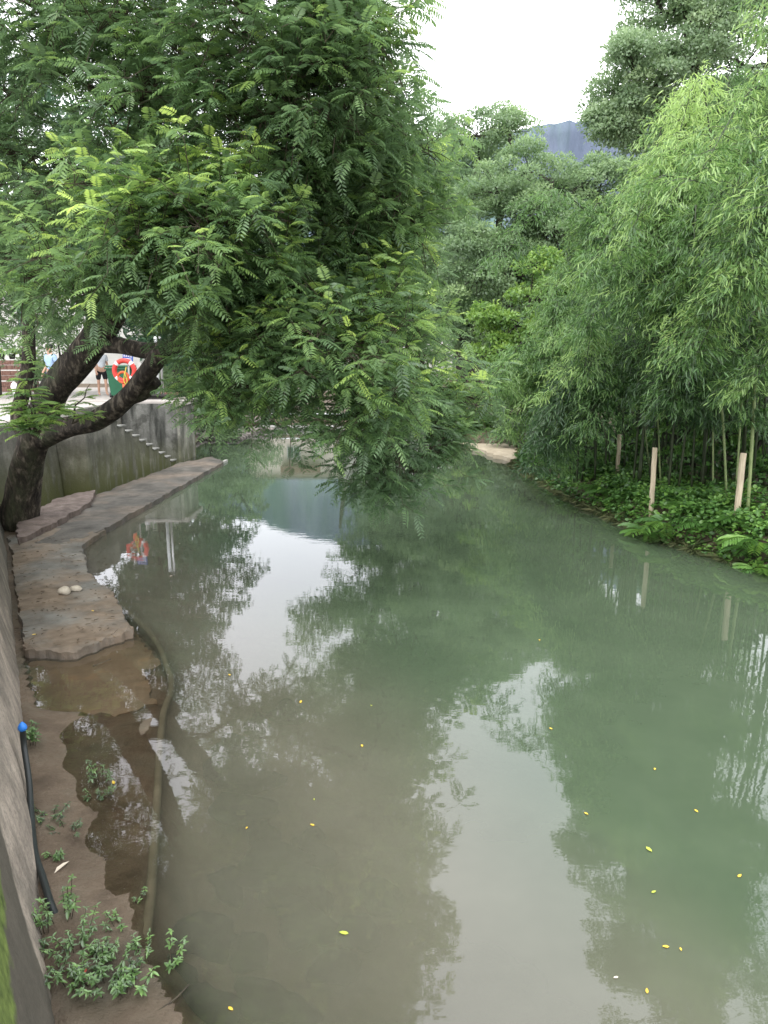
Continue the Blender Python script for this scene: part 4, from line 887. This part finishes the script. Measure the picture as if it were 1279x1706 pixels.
mb = MB(); v, f = torus(.16, .04, Matrix.Identity(4), 28, 10); mb.add(v, f); mb.build('ring', M['orange'], ob, smooth=True)
mb = MB(); mb.tube([(.02, 0, -.2), (.02, 0, -.46)], .06, 10); mb.build('handle', M['orange'], ob, smooth=True)
# stub post
sp_ = MB(); sp_.tube([(0, 0, 0), (0, 0, .14)], .05, 14); o = sp_.build('steel_stub', M['steel'], smooth=False); o.location = (post_at(228, 23.3), 23.3, DZ); tag(o, 'short cut-off steel stub standing on the landing edge', 'post')
# green wheelie bin
bx_ = post_at(200, 25.2)
bn = empty('wheelie_bin', (bx_, 25.2, 1.905), 'green wheelie bin standing behind the lifebuoy', 'bin')
mb = MB(); w0, w1 = .30, .38
V = [(-w0, -.28, .1), (w0, -.28, .1), (w0, .28, .1), (-w0, .28, .1), (-w1, -.36, 1.0), (w1, -.36, 1.0), (w1, .36, 1.0), (-w1, .36, 1.0)]
mb.add(V, [(3,2,1,0),(4,5,6,7),(0,1,5,4),(1,2,6,5),(2,3,7,6),(3,0,4,7)]); mb.build('body', M['bin'], bn, bevel=.02)
mb = MB(); mb.box((0, 0, 1.0), (.84, .8, .05)); mb.build('rim', M['bin'], bn, bevel=.01)
mb = MB(); mb.box((0, .02, 1.07), (.8, .78, .06)); mb.build('lid', M['bin'], bn, bevel=.02)
mb = MB(); mb.tube([(-.34, .44, 1.03), (.34, .44, 1.03)], .02, 8); mb.build('handle', M['bin'], bn)
for s in (-1, 1):
    mb = MB(); mb.tube([(s*.28, -.2, .1), (s*.34, -.2, .1)], .1, 14); mb.build('wheel', M['dark'], bn)
# pipes
for k, (px, r, lab) in enumerate([(261, .055, 'thicker white upright pipe left of its grey neighbour on the landing'), (268, .04, 'thinner grey upright pipe right of the white one on the landing')]):
    mb = MB(); mb.tube([(0, 0, 0), (0, 0, 2.0)], r, 12); o = mb.build('upright_pipe', M['pipe'] if k == 0 else M['steel'], smooth=True); o.location = (post_at(px, 24.4), 24.4, DZ); tag(o, lab, 'pipe')
# plank pile and rubble on the landing's far edge
pr = empty('plank_pile', (-7.4, 24.2, DZ), 'dark pile of old planks lying on the landing block', 'planks')
for k in range(7):
    mb = MB(); mb.box((random.uniform(-.15, .15), -.25+.1*(k % 4), .03+.045*(k//4)*1.2+.01*k), (1.7, .13, .035), Matrix.Rotation(random.uniform(-.12, .12), 3, 'Z') @ Matrix.Rotation(.04, 3, 'Y')); mb.build('plank', M['plank'], pr)
bk = MB(); bk.box((0, 0, .09), (.55, .3, .18)); o = bk.build('brick_trough', M['brick'], bevel=.02); o.location = (-7.2, 24.85, DZ); tag(o, 'low red brick trough behind the plank pile', 'trough')
for k in range(5): stone('loose_stone', (-6.75+.1*k+.03*nz((k, 0, 0)), 23.5+.12*k, DZ+.03), (.09, .07, .06), M['rubble'], 'grey loose stone lying on the outer corner of the landing block', group='loose stones on the landing corner', seed=k+30, sub=2)
# white bollard at far left, brick terrace with pots
bo = MB(); bo.lathe([(.06, 0), (.06, .5), (.075, .55), (.09, .62), (.06, .7), (.01, .74)], n=14); o = bo.build('white_bollard', M['whitepaint'], smooth=True); o.location = (post_at(19, 19.5), 19.5, 1.905); tag(o, 'small white bollard at the far left edge of the square', 'bollard')
tw_ = MB()
tx = post_at(0, 30)
tr_ = empty('brick_terrace', (tx, 30, 1.905), 'low terraced wall of pinkish bricks at the far left edge', 'terrace')
for k in range(3):
    mb = MB()
    for i in range(14):
        for j in range(2): mb.box((-3.2+i*.33+(.16 if j else 0), k*.7, .1+k*.42+j*.2), (.315, .3, .185))
    mb.build('brick_course', M['brick'], tr_)
for k in range(6):
    po = empty('potted_plant', (tx-1.6+k*.45, 31.5, 1.905+1.28), 'small leafy plant in a dark pot on the brick terrace', 'plant', 'potted plants on the terrace')
    mb = MB(); mb.lathe([(.10, 0), (.14, .2), (.15, .22), (.12, .2)], n=12); mb.build('pot', M['dark'], po, smooth=True)
    n = 40; w = rnd_unit(n); w[:, 2] = np.abs(w[:, 2]); v, q = leaf6(w*.08+[0, 0, .22], w, rnd_unit(n), np.full(n, .2), np.full(n, .08)); leaf_object('leaves', v, q, np.repeat(rng.uniform(.4, .9, n), 6), M['young'], po, world=False)

# people: one skinned body each
def skin_mesh(name, verts, edges, radii, root_i, mat, parent, sub=1):
    me = bpy.data.meshes.new(name); me.from_pydata(verts, edges, []); o = bpy.data.objects.new(name, me); COL.objects.link(o)
    s = o.modifiers.new('skin', 'SKIN'); sv = me.skin_vertices[0].data
    for i, r in enumerate(radii): sv[i].radius = (r, r) if not hasattr(r, '__len__') else r; sv[i].use_root = (i == root_i)
    ss = o.modifiers.new('sub', 'SUBSURF'); ss.levels = sub; ss.render_levels = sub
    dg = bpy.context.evaluated_depsgraph_get(); ev = o.evaluated_get(dg); m2 = bpy.data.meshes.new_from_object(ev)
    bpy.data.objects.remove(o); m2.name = name; m2.materials.clear(); return link(name, m2, mat, parent, True)
def person(label, loc, rz, shirt, legs, shorts=True, sc_=1.0, stride=.1, armf=0.15):
    r = empty('person', loc, label, 'person', None, rz); r.scale = (sc_,)*3
    J = [(0,0,.95),(0,0,1.15),(0,0,1.38),(0,-.01,1.48),(0,-.02,1.58),(0,-.02,1.68)]; E = [(0,1),(1,2),(2,3),(3,4),(4,5)]; R = [(.15,.11),(.13,.10),(.16,.10),.055,(.075,.09),(.07,.085)]
    for s in (-1, 1):
        n = len(J); J += [(s*.17,0,1.40),(s*.22,.02,1.12),(s*.22,-armf,.90),(s*.22,-armf-.03,.82)]; E += [(2,n),(n,n+1),(n+1,n+2),(n+2,n+3)]; R += [.055,.042,.032,.036]
        for q in range(4):
            m = len(J); J += [(s*(.205+.012*q)-s*.01, -armf-.06+.018*q, .77), (s*(.205+.012*q)-s*.012, -armf-.055+.018*q, .735-.01*(q in (1,2)))]; E += [(n+3, m), (m, m+1)]; R += [.010, .008]
        m = len(J); J += [(s*.185, -armf-.07, .80), (s*.18, -armf-.085, .765)]; E += [(n+3, m), (m, m+1)]; R += [.011, .009]
        n = len(J); st = s*stride; J += [(s*.10,0,.88),(s*.11,-st*.6-.02,.50),(s*.11,-st,.09),(s*.12,-st-.15,.03)]; E += [(0,n),(n,n+1),(n+1,n+2),(n+2,n+3)]; R += [.085,.058,.038,.035]
    skin_mesh('body', J, E, R, 0, M['skin'], r, 2)
    # shirt
    J = [(0,0,.92),(0,0,1.15),(0,0,1.38),(0,0,1.45)]; E = [(0,1),(1,2),(2,3)]; Rr = [(.185,.135),(.165,.13),(.195,.13),(.09,.08)]
    for s in (-1, 1): n = len(J); J += [(s*.19,0,1.40),(s*.225,.015,1.2)]; E += [(2,n),(n,n+1)]; Rr += [.08,.07]
    skin_mesh('shirt', J, E, Rr, 0, M[shirt], r, 1)
    J = [(0,0,.95)]; E = []; Rr = [(.175,.135)]; zb = .5 if shorts else .12
    for s in (-1, 1): n = len(J); J += [(s*.10,0,.85),(s*.115,-s*stride*.55*(1 if shorts else 1)-.02,.54 if shorts else .50)]; E += [(0,n),(n,n+1)]; Rr += [.115,.088 if shorts else .07]
    if not shorts:
        for s, i in ((-1, 2), (1, 4)): n = len(J); J.append((s*.11, -s*stride, .10)); E.append((i, n)); Rr.append(.055)
    skin_mesh('shorts' if shorts else 'trousers', J, E, Rr, 0, M[legs], r, 1)
    hm = MB(); hm.lathe([(.001, 1.785), (.05, 1.775), (.085, 1.74), (.096, 1.69), (.09, 1.645)], c=(0, .012, 0), n=14); hm.build('hair', M['hair'], r, smooth=True)
    fc = MB()
    for s in (-1, 1): fc.box((s*.03, -.108, 1.655), (.022, .01, .01))
    fc.build('eyes', M['dark'], r)
    fc = MB(); fc.tube([(0, -.10, 1.66), (0, -.125, 1.625), (0, -.105, 1.615)], [.008, .014, .008], 6); fc.build('nose', M['skin'], r, smooth=True)
    return r
person('person in a pale shirt and black shorts walking beside the green bin', (post_at(167, 27), 27, 1.905), .6, 'cloth_white', 'cloth_black')
person('person with black hair in pale blue clothes behind the leaning trunk', (post_at(84, 23.5), 23.5, 1.905), -.5, 'cloth_blue', 'cloth_navy', shorts=False, stride=.02)

# fern-like sapling growing in front of the trunk on the wall
def sapling(label, pts, Y, nlv, L, name='sapling'):
    root = empty(name, P(*pts[0], Y), label, 'plant'); LV = Leaves(); tw = MB()
    for st in range(len(pts)-1):
        a = P(*pts[0], Y); b = P(*pts[st+1], Y-.3); path = limb_path(a, b, 0, 8); tw.tube(path, lerps([.02, .004], 9), 5, cap=False)
        for k in range(nlv):
            t = .35+.65*k/nlv; p = path[min(8, int(t*8))]; n = 4; az = rng.uniform(0, 2*PI, n); D = np.stack([np.cos(az), np.sin(az), rng.uniform(0, .6, n)], 1)
            LV.add(*pinnate(np.tile(np.array(p), (n, 1)), D, np.tile([0, 0, 1.], (n, 1)), rng.uniform(.7, 1.1, n)*L, 11, .3, lf=.28, t0=np.clip(rng.uniform(.3, .85, n), 0, 1)))
    tw.build('stem', M['twig'], root, world=True); LV.build('leaves', M['wing'], root)
sapling('feathery green sapling growing on top of the wall in front of the dark trunk', [(60,730),(45,590),(20,670),(110,670),(80,690),(40,640),(5,700)], 11.6, 7, .34)
sapling('small dark feathery seedling growing between the trunk and the lower limb', [(120,705),(175,690),(150,640)], 12.0, 5, .26)

# ---------------------------------------------------------------- water plants, floating leaves
def weed(p, n=14, h=.12, s=.05, label='', tint=.55):
    root = empty('water_weed', p, label, 'plant', 'leafy weeds rooted in the shallow mud'); tw = MB(); LV = Leaves()
    for k in range(n):
        a = random.random()*6.28; r = random.uniform(.02, .16)*(n/14)**.5; b = Vector((math.cos(a)*r*.6, math.sin(a)*r*.6, 0)); t = b+Vector((math.cos(a)*r*.7, math.sin(a)*r*.7, h*random.uniform(.5, 1.2)))
        tw.tube([b, b.lerp(t, .5)+Vector((0, 0, .01)), t], [.003, .0025, .002], 4, cap=False); 
        for lv in range(3):
            c = b.lerp(t, .55+.22*lv); m = 5; az = np.arange(m)*2.4+random.random()*6; D = np.stack([np.cos(az), np.sin(az), rng.uniform(-.5, .6, m)], 1)
            L = rng.uniform(.45, 1.25, m)*s*(1-.15*lv); v, q = leaf6(np.tile(np.array(c), (m, 1)), D, np.tile([0, 0, 1.], (m, 1)), L, L*.38, .1, .2)
            LV.add(v, q, np.repeat(np.clip(tint+random.gauss(0, .15)+rng.normal(size=m)*.06, 0, 1), 6))
    tw.build('stems', M['twig'], root); LV.build('leaves', M['weed'], root, world=False); return root
for i, (x, y, n, h, s, t, lab) in enumerate([
    (55,1245,12,.22,.06,.75,'bright weed growing beside the blue cap of the hose'), (170,1300,12,.18,.045,.5,'thin weed standing in open water upstream of the hose'), (165,1330,12,.08,.04,.35,'straggly dull weed just below the thin upstream weed'),
    (85,1370,14,.06,.04,.35,'flat grey-green weed lying beside the hose'), (115,1390,10,.06,.04,.35,'small dull weed at the river side of the flat weed'), (100,1440,6,.08,.045,.7,'tiny bright weed near the pale fallen leaf'),
    (110,1545,10,.2,.055,.8,'tall bright weed at the top of the big weed patch'), (80,1570,10,.14,.05,.7,'bright weed of the big patch, closest to the wall'), (130,1600,18,.12,.045,.6,'low spreading weed in the middle of the big patch'), (165,1615,20,.1,.045,.55,'dense low weed in the big patch above the red scrap'),
    (190,1600,12,.1,.045,.55,'weed at the upstream river side of the big patch'), (100,1640,14,.08,.04,.45,'dull low weed of the big patch beside the wall foot'), (180,1650,20,.12,.05,.6,'dense leafy weed at the lower middle of the big patch'), (130,1665,12,.12,.05,.85,'brightest weed at the bottom of the big patch'),
    (215,1655,10,.12,.05,.75,'weed with fresh leaves at the lower river side of the patch'), (245,1590,5,.16,.04,.65,'lone upright weed stem at the river side of the patch'), (280,1610,5,.14,.045,.8,'furthest weed out in the water'), (230,1635,6,.1,.04,.5,'sparse weed between the patch and the furthest weed'),
    (205,1550,4,.1,.04,.7,'small weed tuft upstream of the lone stem'), (60,1600,8,.1,.045,.6,'weed pressed against the foot of the near wall'), (230,1500,3,.08,.03,.6,'single tiny weed sprig over the sunken pipe')]):
    gp = G(x, y, 0); gp.z = max(-.02, ground_h(gp.x, gp.y)-.01); weed(gp, max(4, int(n*.72)), h, s*random.uniform(.7, .95), lab, t*random.uniform(.35, .95))
fm_pts = [(500,1171,.030,'y'),(602,1240,.026,'y'),(524,1375,.022,'y'),(523,1330,.014,'g'),(898,1065,.024,'y'),(915,1212,.024,'y'),(1091,1279,.022,'y'),(973,1353,.022,'y'),(1157,1348,.024,'y'),(1076,1410,.036,'g'),(1229,1461,.024,'y'),(1085,1487,.022,'g'),(1115,1577,.024,'y'),(1133,1578,.016,'y'),(581,1555,.034,'g'),(620,1176,.016,'g'),(380,1677,.022,'y'),(412,1377,.016,'y'),(156,1018,.026,'y'),(384,1125,.024,'y'),(78,1238+176,.034,'y'),(190,1306,.03,'y'),(60,1056,.03,'y'),(240,1672,.03,'y'),(1030,1627,.018,'p'),(282,960,.03,'p'),(1078,1655,.02,'y'),(300,905,.018,'p')]
lm = {'y': 'leafyellow', 'g': 'leafgreen', 'p': 'leafpale'}
for i, (x, y, s, k) in enumerate(fm_pts):
    z = .132 if 1 < 0 else (.13 if (x, y) in ((156,1018), (60,1056)) else .006); p = G(x, y, z); a = random.random()*6.28
    L = s*1.75; Dv = np.array([[math.cos(a), math.sin(a), 0]]); v, q = leaf6(np.zeros((1, 3)), Dv, np.array([[0, 0, 1.]]), np.array([L]), np.array([L*.45]), .05, -.05)
    o = leaf_object('fallen_leaf', v, q, np.full(6, .5), M[lm[k]]); o.location = p
    tag(o, {'y': 'small yellow fallen leaf floating flat on the river', 'g': 'yellow-green fallen leaf floating flat on the river', 'p': 'pale dry fallen leaf floating flat on the river'}[k] if z < .1 else 'yellow fallen leaf lying on the broken slab', 'leaf', {'y': 'yellow fallen leaves', 'g': 'yellow-green fallen leaves', 'p': 'pale fallen leaves'}[k] if z < .1 else 'fallen leaves on the slab')
p = G(90, 1455, .05); v, q = leaf6(np.zeros((1, 3)), np.array([[.35, .9, .1]]), np.array([[0, 0, 1.]]), np.array([.13]), np.array([.03])); o = leaf_object('dry_leaf', v, q, np.full(6, .5), M['leafpale']); o.location = p; tag(o, 'long pale pinkish dry leaf on the shallow mud beside the hose', 'leaf')
o = stone('red_scrap', G(135, 1618, .07), (.03, .02, .012), M['redbit'], 'small red scrap caught in the big weed patch', 'litter', seed=44, sub=2)
for i, (pts, lab) in enumerate([([(255,1690),(290,1665),(315,1640)], 'thin bent twig reaching out into the water below the furthest weed'), ([(95,1655),(160,1690),(215,1678)], 'thin twig lying across the lower part of the weed patch'), ([(155,1110),(185,1098)], 'short dark twig lying on the sunken slab')]):
    world_tube('fallen_twig', [G(a, b, .02) for a, b in pts], .005, M['twig'], lab, 'twig', 5, 4)
def litter():
    LV = Leaves(); n = 260
    for k in range(n):
        px = random.uniform(30, 190); py = random.uniform(895, 1075); p = G(px, py, .145)
        a = random.random()*6.28; v, q = leaf6(np.array([list(p)]), np.array([[math.cos(a), math.sin(a), .05]]), np.array([[0, 0, 1.]]), np.array([random.uniform(.03, .08)]), np.array([random.uniform(.006, .02)])); LV.add(v, q, np.full(6, random.random()))
    tag(LV.build('leaf_litter', leaf_mat('litter', [(0, (.03,.022,.015)), (1, (.14,.10,.065))], .1, .02)), 'brown scattered leaf litter on the broken slab', 'leaf litter', kind='stuff')
litter()

# ---------------------------------------------------------------- light, sky, camera
w = bpy.data.worlds.new('World'); sc.world = w; w.use_nodes = True; nt = w.node_tree; ns = nt.nodes; L = nt.links; ns.clear()
out = N(ns, 'ShaderNodeOutputWorld'); bg = N(ns, 'ShaderNodeBackground'); sky = N(ns, 'ShaderNodeTexSky', sky_type='NISHITA'); sky.sun_disc = False
SUN_E, SUN_A = math.radians(58), math.radians(200)
sky.sun_elevation = SUN_E; sky.sun_rotation = SUN_A; sky.air_density = 1; sky.dust_density = 3
tc = N(ns, 'ShaderNodeTexCoord'); cn = N(ns, 'ShaderNodeTexNoise'); cn.inputs['Scale'].default_value = 1.6; cn.inputs['Detail'].default_value = 5; L.new(tc.outputs['Generated'], cn.inputs[0])
cr = ramp(ns, [(.3, (25, 25.8, 27)), (.7, (29, 29.2, 29.6))]); L.new(cn.outputs[0], cr.inputs[0])
mx = N(ns, 'ShaderNodeMix', data_type='RGBA'); mx.inputs[0].default_value = .9; L.new(sky.outputs[0], mx.inputs[6]); L.new(cr.outputs[0], mx.inputs[7]); L.new(mx.outputs[2], bg.inputs[0]); bg.inputs[1].default_value = .12; L.new(bg.outputs[0], out.inputs[0])
sd = bpy.data.lights.new('sun', 'SUN'); sd.energy = 2.0; sd.angle = math.radians(25); sd.color = (1, .97, .92); so = bpy.data.objects.new('sun', sd); COL.objects.link(so)
az = SUN_A; dirv = Vector((math.sin(az)*math.cos(SUN_E), math.cos(az)*math.cos(SUN_E), math.sin(SUN_E))); so.rotation_euler = dirv.to_track_quat('Z', 'Y').to_euler()
cd = bpy.data.cameras.new('camera'); cam = bpy.data.objects.new('camera', cd); COL.objects.link(cam); cam.location = (0, 0, H); cam.rotation_euler = (PI/2-PITCH, 0, 0)
cd.sensor_fit = 'VERTICAL'; cd.angle_y = 2*math.atan(853/FPX); cd.clip_start = .05; cd.clip_end = 5000; sc.camera = cam
sc.view_settings.view_transform = 'Standard'; sc.view_settings.look = 'None'; sc.view_settings.exposure = 0; sc.view_settings.gamma = 1
sc.render.engine = 'CYCLES'; sc.cycles.transparent_max_bounces = 12; sc.cycles.max_bounces = 7; sc.cycles.use_denoising = True
